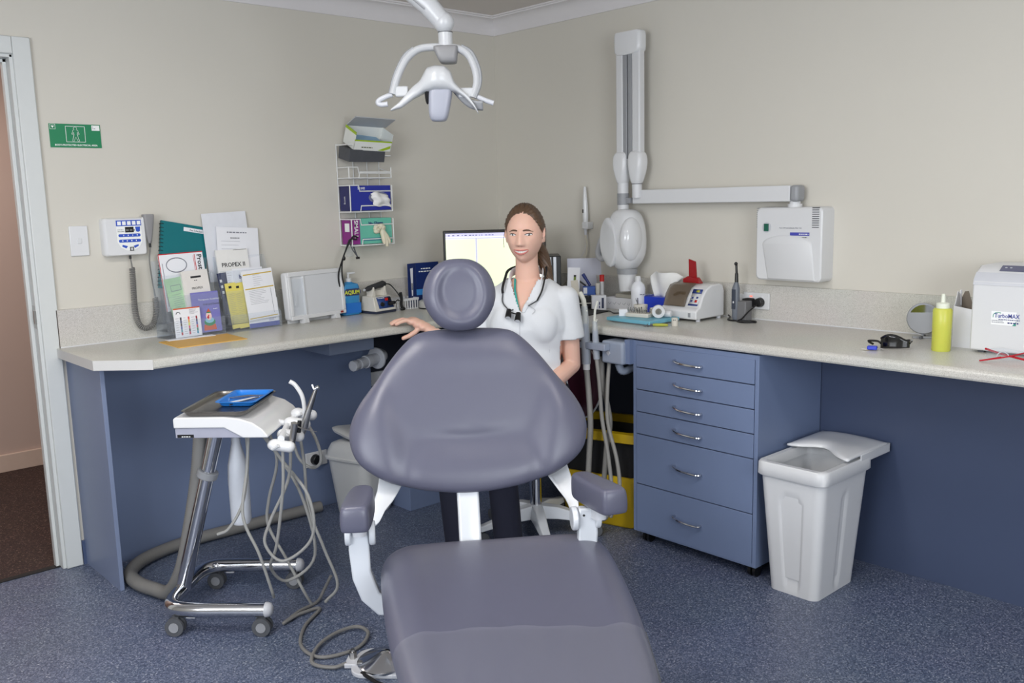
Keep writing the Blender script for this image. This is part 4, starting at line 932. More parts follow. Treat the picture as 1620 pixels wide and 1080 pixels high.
obj('clown_print', MB().prism([(.042, .008), (.1, .008), (.098, .03), (.08, .04), (.06, .04), (.044, .03)], -.0004, 0, 'y'), orn, o)
blob(o, .072, .042, .026, .016, mat('green print', (40, 140, 90), .6), -.0008); blob(o, .072, .05, .02, .012, mat('sky print', (140, 200, 220), .6), -.0010)
blob(o, .07, .068, .013, .018, mat('pale skin print', (236, 206, 198), .6), -.0012); blob(o, .066, .062, .005, .006, MATS['red print'], -.0014); blob(o, .069, .07, .003, .003, MATS['red print'], -.0014)
obj('clown_print', MB().prism([(.06, .083), (.082, .08), (.072, .1)], -.0014, 0, 'y'), orn, o); blob(o, .071, .083, .011, .003, MATS['green print'], -.0016)
o = sheet('shade_card', 'white shade card with three columns of colour swatches', 'card', -1.937, 1.026, .118, .122, -.158, paper, 4, 0, 5, .002)
prt(o, [(0, .118, .117, .122)], orn)
cols = [[(60, 60, 70), (50, 60, 110), (80, 60, 60), (70, 90, 150), (80, 150, 160), (180, 50, 60)], [(220, 70, 60), (240, 170, 60), (220, 220, 90), (220, 90, 110), (60, 50, 60), (190, 60, 90)], [(150, 50, 60), (60, 60, 100), (70, 90, 160), (210, 70, 80), (60, 140, 110), (50, 150, 180)]]
for ci_, cc in enumerate(cols):
    for k, c in enumerate(cc): prt(o, [(.026+.035*ci_, .033+.035*ci_, .072-.0125*k, .084-.0125*k)], mat('swatch %d %d %d' % c, c, .5), 'swatch')
for ci_ in range(3): prt(o, rows(.006+.035*ci_, .022+.035*ci_, .014, .08, 8, ci_), inkg)
prt(o, rows(.07, .11, .095, .112, 5, 9), inkg); obj('emblem', MB().tube([(.02+.009*cos(a), -.0006, .097+.009*sin(a)) for a in [pi*k/8 for k in range(9)]], .0013, 5), ink, o)
# second holder
o = sheet('paper_sheet', 'blank white A4 sheet standing tallest in the holder', 'paper', -1.716, 1.408, .205, .297, -.032, mat('thin white paper', (220, 222, 228), .7), 4, -2, 0, .0008)
o = sheet('letterhead_sheet', 'white letterhead form standing in front of the blank sheet', 'paper', -1.69, 1.352, .205, .297, -.066, paper, 6, 4, 5, .0015)
text('I LEINBACH LAB', .0125, inkg, o, (.05, -.0006, .27)); text('DENTAL LAB', .008, ink, o, (.065, -.0006, .247)); prt(o, rows(.02, .16, .15, .235, 6, 4, .0008), inkg)
o = sheet('manual_booklet', 'white booklet titled PROPEX II in black letters', 'booklet', -1.692, 1.25, .155, .21, -.082, mat('cream white card', (236, 235, 232), .5), 7, 0, 5, .008)
text('PROPEX II', .026, ink, o, (.078, -.0006, .135), align='CENTER', bold=.0003); text('APEX LOCATOR', .0105, ink, o, (.078, -.0006, .098), align='CENTER'); prt(o, [(.085, .15, .207, .2085)], ink)
o = sheet('navy_booklet', 'narrow navy booklet with white icons beside the yellow leaflets', 'booklet', -1.69, 1.152, .05, .18, -.105, mat('navy cover', (40, 48, 84), .5), 7, -5, 5, .003)
prt(o, [(.006, .016, .14, .152), (.006, .016, .115, .127), (.006, .016, .09, .102)], inkw)
o = sheet('white_card_strip', 'narrow white printed card between navy booklet and blue-lettered leaflet', 'card', -1.664, 1.16, .028, .13, -.108, paper, 7, -2, 5); prt(o, rows(.004, .024, .05, .12, 8, 2, .0008), inkg)
o = sheet('blue_letter_leaflet', 'white leaflet with blue letters biok above the yellow leaflets', 'leaflet', -1.64, 1.168, .15, .2, -.115, paper, 7, 0, 5)
text('biok', .024, mat('navy ink', (30, 40, 110), .5), o, (.03, -.0006, .155), bold=.0005)
ylw = mat('yellow paper', (226, 212, 110), .65, var=.02)
for k, (xl, lb) in enumerate(((-1.676, 'yellow printed leaflet standing next to the navy booklet'), (-1.640, 'yellow printed leaflet tucked beside the invoice pad'))):
    o = sheet('yellow_leaflet', lb, 'leaflet', xl, 1.108-.002*k, .05, .198, -.136+.003*k, ylw, 6, -4, 5)
    prt(o, rows(.008, .042, .03, .15, 16, 6+k, .0008), inkg); prt(o, [(.016, .03, .175, .185)], ink)
o = sheet('blue_footed_leaflet', 'white leaflet with a blue bottom band under the invoice pad', 'leaflet', -1.60, 1.03, .152, .125, -.142, paper, 5, 0, 5)
prt(o, [(0, .152, 0, .02)], mat('periwinkle print', (88, 98, 168), .6)); prt(o, rows(.10, .14, .025, .05, 6, 8), MATS['periwinkle print'])
o = sheet('invoice_pad', 'white invoice pad with yellow bands leaning at the front of the holder', 'pad', -1.603, 1.156, .15, .218, -.150, paper, 6, -3, 5, .006)
prt(o, [(.004, .146, .198, .203), (.004, .146, .135, .14), (.004, .146, .006, .01)], mat('ochre print', (206, 176, 64), .6)); prt(o, rows(.02, .12, .07, .128, 9, 12, .0009)+[(.128, .1295, .02, .13)]+rows(.05, .1, .15, .195, 6, 13, .0008), inkg)
# envelope
o = obj('manila_envelope', MB().prism([(-2.022, -.19), (-2.028, -.405), (-1.742, -.40), (-1.73, -.19)], ZT, ZT+.003), mat('manila paper', (214, 168, 84), .6, var=.03)); tag(o, 'manila envelope lying flat on the worktop before the brochure holders', 'envelope')
o = obj('white_envelope', MB().box(-1.99, -1.79, -.212, -.172, ZT+.0032, ZT+.0045), paper); tag(o, 'edge of a white paper lying on the manila envelope', 'paper')
# x-ray viewer
vb = thing('light_box', 'white x-ray viewing light box with narrow clear side pocket on the bench', 'light box', (-1.243, -.125, ZT), 11)
vb.rotation_euler = (radians(-4), 0, radians(11))
obj('case', MB().box(-.165, .165, .002, .05, .018, .235), wpg, vb, bevel=.012, seg=3)
fr = MB().box(-.165, .165, -.008, .004, .018, .036).box(-.165, .165, -.008, .004, .215, .235).box(-.165, -.150, -.008, .004, .036, .215).box(.148, .165, -.008, .004, .036, .215).box(-.082, -.072, -.008, .004, .036, .215)
obj('frame', fr, wpg, vb, bevel=.002)
obj('viewing_panel', MB().box(-.072, .148, -.003, .003, .036, .215), mat('opal panel', (214, 216, 220), .3, var=.01), vb)
obj('side_pocket', MB().box(-.15, -.082, -.012, -.009, .04, .205), acry, vb)
obj('label_patch', MB().box(-.135, -.12, -.0035, .0, .08, .14), wp, vb)
obj('power_switch', MB().box(.128, .145, -.0095, -.008, .022, .031), mat('dark red switch', (150, 34, 34), .4), vb)
for x in (-.09, .10): obj('foot', MB().prism([(x-.014, 0), (x+.014, 0), (x+.01, .02), (x-.01, .02)], -.02, .02, 'y'), wp, vb)
obj('rear_foot', MB().box(-.15, .15, .035, .048, 0, .02), wp, vb)
# gel bottle
gl = glassy('blue gel', (60, 150, 210), .75, .1)
bt = thing('hand_gel_bottle', 'clear blue pump bottle of hand gel labelled AQIUM behind the light box', 'bottle', (-1.035, -.058, ZT), 0)
rg = [[(x, y, z) for x, y in rrect(w_, d_, min(.02, d_*.45), 4)] for z, w_, d_ in ((0, .09, .05), (.004, .1, .058), (.135, .1, .058), (.15, .09, .052), (.157, .04, .03), (.163, .026, .026))]
obj('body', MB().loft(rg), gl, bt)
obj('label', MB().box(-.042, .046, -.0305, -.0295, .01, .06), mat('blue label', (30, 110, 196), .4), bt)
obj('label', MB().prism(rrect(.09, .034, .015, 4, .002, .112), -.0306, -.0296, 'y'), mat('navy label', (50, 56, 90), .5), bt)
text('AQIUM', .026, mat('lime ink', (206, 214, 70), .5), bt, (-.042, -.031, .103), bold=.0008)
obj('pump', MB().cyl((0, 0, .16), (0, 0, .178), .015, n=16).cyl((0, 0, .178), (0, 0, .2), .006, n=10).box(-.008, .035, -.007, .007, .198, .207), wp, bt, bevel=.002)
# micromotor
mm = thing('micromotor', 'cream micromotor control box with blue panel and black handpiece on top', 'micromotor', (-.885, -.085, ZT), 9)
cream = mat('cream plastic', (212, 208, 198), .45)
obj('case', MB().add([(-.075, -.06, .012), (.06, -.06, .012), (.06, .05, .012), (-.075, .05, .012), (-.07, -.04, .082), (.045, -.04, .082), (.045, .04, .085), (-.07, .04, .085)], [(0, 3, 2, 1), (4, 5, 6, 7), (0, 1, 5, 4), (1, 2, 6, 5), (2, 3, 7, 6), (3, 0, 4, 7)]), cream, mm, bevel=.003)
obj('foot_band', MB().box(-.074, .062, -.061, .05, 0, .012), mat('navy plastic', (44, 50, 70), .5), mm, bevel=.002)
fpn = obj('front_panel', MB().add([(-.048, -.0575, .024), (.05, -.0575, .024), (.038, -.042, .078), (-.052, -.042, .078)], [(0, 1, 2, 3)]), mat('panel blue', (28, 60, 120), .4), mm, solid=.002)
obj('rocker', MB().box(-.0, .014, -.054, -.046, .06, .073), mat('red switch', (200, 40, 34), .3), mm); obj('meter', MB().box(.018, .034, -.053, -.044, .06, .074), bk, mm)
obj('knob', MB().cyl((-.027, -.053, .045), (-.027, -.063, .042), .011, .009, 16), bk, mm)
obj('plug', MB().cyl((.022, -.053, .044), (.03, -.085, .05), .011, .008, 12), bk, mm)
text('MARATHON-3', .008, inkw, mm, (-.047, -.0455, .071), rot=(radians(74), 0, 0))
for x in (-.045, .03): obj('cradle_fin', MB().prism([(x-.016, .08), (x+.012, .08), (x+.004, .128), (x, .128)], -.02, .02, 'y'), cream, mm, bevel=.002)
obj('cradle_back', MB().box(-.05, .04, .005, .03, .08, .11), cream, mm, bevel=.003)
obj('handpiece', MB().tube([(-.085, 0, .118), (-.075, 0, .119), (-.06, 0, .123), (.0, 0, .132), (.035, 0, .137), (.047, 0, .136)], n=14, rs=[.006, .0105, .013, .015, .017, .012]), mat('charcoal rubber', (44, 45, 48), .55), mm)
obj('handpiece_tip', MB().cyl((-.092, 0, .117), (-.083, 0, .118), .006, n=10), lgp, mm)
obj('cord', MB().tube(spl([(.045, 0, .136), (.07, -.01, .132), (.09, -.02, .11), (.105, -.035, .08), (.112, -.045, .05), (.108, -.05, .02), (.113, -.055, .012)], 6), .003, 6).tube(spl([(.03, -.085, .05), (.045, -.09, .06), (.06, -.085, .055), (.08, -.06, .05), (.105, -.05, .05)], 6), .0028, 6), bk, mm)
obj('cord_bundle', MB().tube(spl([(.106, -.048, .09), (.11, -.05, .06), (.106, -.052, .03), (.108, -.055, .012)], 4), .008, 8).ell((.1, -.06, .008), (.009, .009, .008), 10, 6).ell((.118, -.056, .008), (.009, .009, .008), 10, 6), bk, mm)
# slotted basket
bs = thing('slotted_basket', 'small white slotted plastic basket behind the micromotor cord', 'basket', (-.745, -.066, ZT), 4)
w_, d_, h_ = .085, .045, .055
m = MB().box(-w_, w_, -d_, d_, 0, .003)
obj('base', m, wp, bs)
obj('rim', MB().box(-w_-.003, w_+.003, -d_-.003, -d_+.002, h_-.012, h_).box(-w_-.003, w_+.003, d_-.002, d_+.003, h_-.012, h_).box(-w_-.003, -w_+.002, -d_, d_, h_-.012, h_).box(w_-.002, w_+.003, -d_, d_, h_-.012, h_), wp, bs)
for k in range(11):
    x = -w_+.001+(2*w_-.008)*k/10
    obj('slat', MB().box(x, x+.007, -d_-.001, -d_+.002, 0, h_-.01), wp, bs)
for k in range(5):
    y = -d_+(2*d_-.008)*k/4
    obj('slat', MB().box(w_-.002, w_+.001, y, y+.007, 0, h_-.01), wp, bs)
# pot beside headrest
jp = thing('dispenser_pot', 'small grey pot with white lid and spout beside the basket', 'pot', (-.632, -.155, ZT))
obj('pot', MB().lathe([(0, 0), (.045, 0), (.047, .004), (.045, .038), (.03, .045), (0, .045)], 24), mat('grey pot', (176, 176, 172), .4), jp); obj('pot_base', MB().cyl((0, 0, 0), (0, 0, .006), .0475, n=24), bk, jp)
obj('pot_neck', MB().cyl((-.01, 0, .045), (-.01, 0, .056), .02, n=16), dgp, jp); obj('spout', MB().cyl((-.01, 0, .056), (-.01, 0, .09), .008, n=10), wp, jp)
# blue folded product display
bd_ = thing('display_card', 'dark blue folded product card with a white tube picture standing by the wall', 'display card', (-.665, -.045, ZT))
navy = mat('deep blue card', (26, 46, 104), .35, var=.06, scale=8)
p1 = obj('panel', MB().box(-.058, 0, 0, .003, 0, .225), navy, bd_, loc=(.028, -.02, 0), rot=(0, 0, radians(12)))
obj('tube_print', MB().prism([(-.04, .20), (-.02, .202), (-.025, .06), (-.034, .06)], -.0005, 0, 'y'), paper, p1); obj('tube_print_label', MB().box(-.034, -.027, -.0008, 0, .09, .125), dgp, p1)
p2 = obj('panel', MB().box(0, .14, 0, .003, 0, .225), navy, bd_, loc=(.03, -.02, 0), rot=(0, 0, radians(-4)))
text('ACTIVATE\nREMINERALISE', .013, inkw, p2, (.06, -.0006, .19), align='CENTER', bold=.0004)
obj('sky_print', MB().box(.0, .14, -.0005, 0, .06, .09), mat('bright sky print', (60, 140, 210), .4), p2)
# monitor
mn = thing('monitor', 'black-framed computer monitor with a bright white screen in the corner', 'monitor', (-.475, -.50, ZT), -42)
obj('bezel', MB().box(-.25, .25, -.004, .035, .085, .392), bk, mn, bevel=.004)
sc = obj('screen', MB().box(-.237, .237, -.006, -.003, .10, .378), mat('lit screen', (238, 240, 234), .3, var=.01, emit=.62), mn)
obj('toolbar', MB().box(-.237, .237, -.0066, -.006, .362, .378), mat('lit toolbar', (204, 202, 238), .3, var=0, emit=.6), sc)
tk = MB(); random.seed(5)
x = -.225
while x < .0: w1 = random.uniform(.004, .012); tk.box(x, x+w1, -.007, -.0066, .366, .370); x += w1+random.uniform(.004, .014)
obj('toolbar_icons', tk, mat('icon grey', (110, 112, 150), .4), sc)
obj('column_line', MB().box(-.092, -.086, -.0066, -.006, .10, .352).box(-.237, .237, -.0066, -.006, .352, .356), mat('lit divider', (196, 196, 226), .3, var=0, emit=.5), sc)
obj('pane_tint', MB().box(-.237, -.094, -.0064, -.006, .10, .35).box(-.084, .15, -.0064, -.006, .10, .35), mat('lit pale pane', (232, 240, 208), .3, var=0, emit=.6), sc)
obj('stand', MB().cyl((0, .05, .01), (0, .03, .15), .022, n=12).lathe([(0, 0), (.11, 0), (.11, .008), (.0, .014)], 28, c=(0, .05, 0)), bk, mn)
# computer tower
pc = thing('computer_tower', 'slim black computer tower with silver front strip behind the dentist', 'computer', (-.235, -.665, ZT), -42)
obj('case', MB().box(-.05, .035, 0, .2, 0, .255), bk, pc, bevel=.003)
obj('front_strip', MB().box(-.045, -.012, -.003, 0, .004, .25), lgp, pc, bevel=.001); obj('front_strip', MB().box(-.002, .012, -.003, 0, .004, .25), mat('silver', (206, 208, 214), .25, metal=.6), pc)
obj('power_light', MB().box(-.03, -.026, -.0036, -.003, .215, .222), mat('blue led', (90, 110, 255), .4, emit=3), pc)
# papers by the tower
o = sheet('folder', 'large white card folder propped against the right wall beside the computer', 'folder', -.12, 1.135, .17, .225, -.645, mat('bluish white card', (206, 208, 222), .5), 3, 0, -48, .006)
o = sheet('logo_leaflet', 'white leaflet with a small green badge in front of the white folder', 'leaflet', -.215, 1.10, .06, .17, -.73, paper, 6, 3, -45, .002)
prt(o, [(.03, .042, .10, .125)], mat('badge green', (110, 130, 40), .5)); prt(o, [(.03, .042, .125, .134)], ink)
o = sheet('price_strip', 'cream card strip leaning behind the pen box', 'card', -.20, 1.035, .035, .11, -.765, mat('cream card', (214, 208, 194), .6), 12, -8, -45)
# desk organiser and pens
og = thing('desk_organizer', 'smoky clear desk organizer box standing behind the black pad', 'organizer', (-.185, -.835, ZT), -45)
smk = glassy('smoky acrylic', (36, 36, 38), .72, .08)
obj('tray', MB().box(-.04, .04, -.03, .03, 0, .068), smk, og, bevel=.004); obj('shelf', MB().box(-.04, .04, -.032, -.028, .03, .034), cream, og)
pb = thing('pen_box', 'blue and white carton used as a pen cup behind the organizer', 'pen cup', (-.125, -.80, ZT), -45)
obj('carton', MB().box(-.032, .032, -.02, .02, 0, .105), mat('mid blue carton', (52, 92, 176), .5), pb, bevel=.001); obj('print', MB().box(-.03, -.012, -.0206, -.02, .07, .1), paper, pb)
def pen(name, label, base, top, r, m, capm, capf=.4):
    t = thing(name, label, 'pen', base); d = Vector(top)-Vector(base)
    obj('barrel', MB().cyl((0, 0, 0), d*(1-capf), r*.85, n=10), m, t); obj('cap', MB().cyl(d*(1-capf), d, r, n=12), capm, t)
blu = mat('pen blue', (36, 52, 120), .4); redp = mat('pen red', (206, 34, 30), .4)
pen('pen', 'thick dark blue pen sticking up from the pen box', (-.12, -.80, ZT+.107), (-.145, -.775, 1.066), .0085, blu, blu)
pen('pen', 'slim black and white pen leaning out of the pen box', (-.135, -.785, ZT+.107), (-.175, -.745, 1.05), .005, bk, paper)
pen('marker', 'white marker with a red cap standing upright beside the pen box', (-.095, -.855, ZT), (-.095, -.855, 1.062), .0115, wp, redp, .2)
pen('glue_stick', 'stubby cream glue stick next to the red-capped marker', (-.12, -.848, ZT), (-.115, -.845, 1.022), .011, cream, cream)
o = thing('medicine_carton', 'small white carton with a navy stripe behind the suction tips', 'carton', (-.165, -.895, ZT), -38)
obj('box', MB().box(-.035, .035, -.018, .018, 0, .07), paper, o, bevel=.001); obj('stripe', MB().box(.012, .023, -.0186, -.018, .008, .058), MATS['navy cover'], o); text('RELYX', .013, MATS['navy ink'], o, (.006, -.0186, .008), rot=(pi/2, -pi/2, 0))
o = thing('long_carton', 'long low white carton with faint line drawings against the right wall', 'carton', (-.065, -1.0, ZT), -90)
obj('box', MB().box(-.12, .06, -.035, .04, 0, .055), paper, o, bevel=.001)
for k in range(5): obj('drawing', MB().tube([(-.10+.03*k, -.0355, .03), (-.09+.03*k, -.0355, .022), (-.08+.03*k, -.0355, .034)], .0008, 4), inkg, o)
o = obj('flat_case', MB().box(-.095, -.03, -1.06, -.94, ZT+.0555, ZT+.075), mat('putty plastic', (186, 182, 170), .5), bevel=.004); tag(o, 'flat putty-coloured case lying on the long white carton', 'case')
o = obj('mouse_pad', MB().prism([(-.40, -.86), (-.37, -1.02), (-.19, -.985), (-.20, -.86)], ZT, ZT+.004), blackm); tag(o, 'thin black pad lying on the worktop beside the dentist', 'pad')
cbl = obj('desk_cable', MB().tube(spl([(-.22, -.86, ZT+.0075), (-.20, -.93, ZT+.003), (-.2, -1.0, ZT+.003), (-.24, -1.06, ZT+.003), (-.18, -1.09, ZT+.003), (-.14, -1.0, ZT+.003)], 6), .0025, 6), bk); tag(cbl, 'thin black cable lying on the worktop before the long carton', 'cable')

# ================================================================ RIGHT RUN OF THE BENCH
sp = thing('spray_can', 'white spray can with a domed shoulder beside the blue tissue box', 'spray can', (-.14, -1.12, ZT))
obj('can', MB().lathe([(0, 0), (.031, 0), (.033, .003), (.033, .115), (.029, .13), (.018, .142), (.014, .146)], 28), mat('white can', (228, 230, 236), .25), sp); obj('cap', MB().lathe([(.014, .146), (.014, .15), (.012, .168), (.009, .171), (0, .171)], 20), wp, sp)
text('ENDO FROST', .010, inkg, sp, (-.024, -.0315, .085), rot=(pi/2, 0, radians(-38))); obj('mark', MB().box(-.03, -.022, -.0305, -.021, .03, .038), ink, sp)
t = thing('tissue_carton', 'bright blue tissue carton on the bench beside the white mixing machine', 'tissue box', (-.085, -1.215, ZT), -90)
obj('carton', MB().box(-.085, .085, -.05, .06, 0, .078), mat('bright blue carton', (26, 58, 190), .35, var=.05), t, bevel=.001); text('zz', .02, inkw, t, (.055, -.0506, .02))
def tis3(u, v):
    a = (u-.5)*2; h = v*(2-v)
    return (a*(.035+.065*h)+.02*v, .012*sin(5*u+2*v)+.01*sin(11*u)*v+.02*v*a*a-.01, .078+.115*h*(1-.22*a*a)+.006*sin(9*u)*v)
o = obj('tissue', MB().grid(tis3, 30, 16), MATS['tissue paper'], loc=(-.085, -1.215, ZT), rot=(0, 0, radians(-90)), solid=.001); tag(o, 'white tissue fanned out of the bright blue carton on the bench', 'tissue')
# capsule mixer
am = thing('capsule_mixer', 'white capsule mixing machine with smoky lid and keypad', 'mixing machine', (-.255, -1.335, ZT), -90)
WA = .197
prof = [(0, .010), (.205, .010), (.205, .12), (.195, .145), (.17, .153), (.11, .150), (.075, .135), (.045, .10), (.028, .062), (.012, .055), (0, .045)]
obj('case', MB().prism(prof, 0, WA, 'x'), wpg, am, bevel=.006, seg=3)
lidp_ = [(.020, .060), (.038, .10), (.068, .137), (.10, .151), (.10, .158), (.06, .150), (.028, .112), (.012, .062)]
obj('lid', MB().prism(lidp_, .012, .125, 'x'), glassy('smoky brown lid', (110, 92, 70), .52, .08), am, bevel=.003)
obj('mixing_arm', MB().tube([(.045, .05, .105), (.075, .046, .118), (.1, .05, .115)], .007, 8), bk, am)
kn = Vector((0, -.0415, .017)).normalized()
def onface(x, s_): return Vector((x, .029+.046*s_, .066+.073*s_))    # point up the sloped front
def fquad(x0, x1, s0, s1, lift): 
    n_ = Vector((0, -.84, .54))*lift; a = [onface(x0, s0)+n_, onface(x1, s0)+n_, onface(x1, s1)+n_, onface(x0, s1)+n_]; return [tuple(p) for p in a]
def fobj(nm, q, m): obj(nm, MB().add(q, [(0, 1, 2, 3)]), m, am, solid=.0006)
fobj('keypad', fquad(.135, .185, -.02, .9, .004), mat('pale keypad', (206, 208, 210), .4)); fobj('keypad_top', fquad(.135, .185, .66, .9, .005), mat('keypad navy', (40, 60, 130), .4)); fobj('keypad_foot', fquad(.135, .185, -.02, .07, .005), MATS['keypad navy'])
fobj('display', fquad(.155, .172, .72, .85, .006), mat('olive display', (176, 176, 60), .4)); fobj('red_key', fquad(.164, .176, .16, .3, .006), redp)
for x, s_ in ((.142, .36), (.166, .38), (.142, .18)): fobj('key_mark', fquad(x, x+.01, s_, s_+.1, .006), MATS['keypad navy'])
obj('badge', MB().box(.155, .168, -.001, 0, .02, .038), gp, am)
for x in (.02, .185):
    for y in (.03, .18): obj('foot', MB().cyl((x, y, 0), (x, y, .012), .01, n=12), lgp, am)
o = thing('red_shield', 'red transparent curing shield standing on the white mixing machine', 'shield', (-.135, -1.425, ZT+.1535), -90)
obj('blade', MB().prism([(-.018, 0), (.024, 0), (.016, .095), (-.02, .105)], -.003, .003, 'y'), mat('red acrylic', (168, 16, 24), .15, trans=.25), o)
obj('foot', MB().prism([(-.045, 0), (.05, 0), (.03, .026), (-.02, .03), (-.045, .018)], -.012, .012, 'y'), MATS['red acrylic'], o, bevel=.003)
# bur tray
bt_ = thing('blue_bench_tray', 'pale blue flat tray on the bench carrying the bur block', 'tray', (-.365, -1.332, ZT), -92)
obj('tray', MB().box(-.12, .125, -.10, .095, .006, .021), mat('pale blue tray', (112, 178, 200), .45), bt_, bevel=.002); obj('tray_foot', MB().box(-.10, .11, -.085, .085, 0, .006), gp, bt_)
zt2 = ZT+.0212
o = obj('small_white_carton', MB().box(-.02, .02, -.018, .018, 0, .03), paper, loc=(-.39, -1.246, zt2), rot=(0, 0, radians(-50)), bevel=.001); tag(o, 'small plain white carton standing on the pale blue tray', 'carton')
bb = thing('bur_block', 'cream bur stand bristling with small steel burs on the blue tray', 'bur stand', (-.375, -1.325, zt2), -80)
obj('block', MB().box(-.055, .055, -.03, .03, 0, .018), cream, bb, bevel=.004)
random.seed(11)
burs = []
for k in range(44):
    x = -.05+.1*(k % 11)/10+random.uniform(-.003, .003); y = -.022+.044*(k//11)/3; h = random.uniform(.010, .024)
    d = Vector((random.uniform(-.2, .2)*h, random.uniform(-.2, .2)*h, h)); p = Vector((x, y, .018))
    b_ = obj('bur', MB().tube([p, p+d*.7, p+d*.72, p+d], n=6, rs=[.0009, .0009, .0018, .0012]), random.choice([steel, chrome, dgp, bk]), bb)
o = thing('cream_tub', 'cream plastic tub with a spoon behind the bur stand', 'tub', (-.315, -1.28, zt2), -80)
obj('tub', MB().loft([[(x, y, z) for x, y in rrect(w_, d_, .012, 3)] for z, w_, d_ in ((0, .05, .035), (.045, .058, .042), (.045, .052, .036), (.005, .045, .03))]), cream, o, ang=50); obj('spoon', MB().tube([(-.01, 0, .006), (-.015, 0, .05), (-.02, 0, .072)], n=8, rs=[.003, .003, .007]), chrome, o)
o = obj('cream_lid_box', MB().box(-.025, .03, -.02, .02, 0, .036), cream, loc=(-.31, -1.365, zt2), rot=(0, 0, radians(-80)), bevel=.004); tag(o, 'square cream lidded box beside the cream tub on the blue tray', 'box')
def ring(r0, r1, h, n=24): return MB().loft([[(r*cos(2*pi*i/n), y, r*sin(2*pi*i/n)) for i in range(n)] for r, y in ((r0, -h), (r1, -h), (r1, h), (r0, h))], cap=False, close=True)
o = obj('tape_roll', ring(.014, .027, .014), wp, loc=(-.355, -1.41, zt2+.028), rot=(0, 0, radians(-50))); tag(o, 'white roll standing on edge at the end of the blue tray', 'roll')
o = obj('cotton_roll', MB().cyl((0, -.016, .015), (0, .016, .015), .015, n=20), wp, loc=(-.315, -1.43, zt2), rot=(0, 0, radians(20)), bevel=.003); tag(o, 'short white cotton roll lying by the tape roll on the blue tray', 'cotton roll')
o = thing('dressing_pot', 'small cream pot with lid notches on the worktop beside the blue tray', 'pot', (-.385, -1.52, ZT)); obj('pot', MB().lathe([(0, 0), (.0125, 0), (.0135, .002), (.0135, .02), (.0125, .021)], 20), cream, o); obj('pot_lid', MB().lathe([(.0138, .021), (.0138, .031), (.011, .034), (0, .034)], 20), cream, o); obj('notch', MB().box(-.0145, -.013, -.007, -.003, .024, .028), dgp, o); obj('notch', MB().box(-.0110, -.009, -.0115, -.009, .024, .028), dgp, o)
o = thing('craft_tool', 'small tool with a yellow-green handle lying near the worktop edge', 'tool', (-.45, -1.47, ZT+.007), -62); obj('grip', MB().tube([(-.012, 0, 0), (.0, 0, 0), (.03, 0, 0), (.052, 0, 0)], n=10, rs=[.004, .006, .0065, .005]), mat('olive yellow', (168, 172, 60), .4), o); obj('tip', MB().box(-.035, -.01, -.005, .005, -.004, .004), dgp, o, bevel=.001)
for x, y, lb in ((-.478, -1.43, 'tiny loose steel file lying farther from the yellow-green tool'), (-.472, -1.441, 'tiny loose steel file lying closer to the yellow-green tool')):
    o = obj('root_file', MB().cyl((0, 0, .001), (.022, .006, .001), .0008, n=5), dgp, loc=(x, y, ZT), rot=(0, 0, radians(-130))); tag(o, lb, 'file')
# curing light on its charger
cu_ = thing('curing_light', 'slim grey curing light with black tip standing in its charger by the power outlet', 'curing light', (-.085, -1.635, ZT), -90)
grm = mat('blue grey plastic', (104, 110, 120), .4)
obj('charger', MB().box(-.006, .042, -.02, .03, 0, .085), mat('charger grey', (112, 112, 114), .5), cu_, bevel=.004)
obj('body', MB().tube([(-.012, -.012, .004), (-.012, -.012, .02), (-.012, -.012, .09), (-.012, -.012, .14), (-.010, -.012, .165)], n=14, rs=[.014, .0155, .0165, .0165, .008]), grm, cu_)
obj('grip_panel', MB().box(-.022, -.004, -.030, -.026, .05, .135), mat('slate', (58, 64, 78), .4), cu_, bevel=.001); obj('button', MB().ell((-.012, -.031, .08), (.004, .002, .005), 10, 6), wp, cu_)
obj('light_guide', MB().tube([(-.010, -.012, .16), (-.010, -.012, .20), (-.010, -.012, .205), (-.012, -.012, .24)], n=10, rs=[.008, .007, .005, .005]).ell((-.012, -.015, .243), (.0075, .008, .0075), 12, 8), bk, cu_)
pl = outlet('power_outlet', 'white double power outlet with red light and black plugs on the splashback', (-ST, -1.678, .982), -90, .126, .07, plugs=(0, 1))
obj('indicator', MB().box(-.03, -.018, -.0125, -.012, .016, .022), mat('orange red light', (255, 110, 90), .4, emit=1.2), pl)
obj('plug', MB().cyl((.022, -.009, -.004), (.022, -.034, -.004), .021, .018, 20), bk, pl, bevel=.003); obj('plug_adapter', MB().box(-.045, -.005, -.05, -.009, -.026, .012), blackm, pl, bevel=.005)
outlet('blank_plate', 'narrow white wall plate behind the curing light on the splashback', (-ST, -1.59, .972), -90, .055, .072, sw=0)
o = obj('charger_cable', MB().tube(spl([(-.055, -1.70, .97), (-.10, -1.69, .945), (-.115, -1.665, ZT+.012), (-.14, -1.66, ZT+.004), (-.155, -1.70, ZT+.004), (-.12, -1.735, ZT+.004), (-.10, -1.71, ZT+.004), (-.13, -1.64, ZT+.004), (-.12, -1.60, ZT+.004), (-.06, -1.57, ZT+.006), (-.035, -1.545, ZT+.01)], 7), .0035, 6), bk); tag(o, 'black charger lead looping on the worktop from the plug', 'cable')
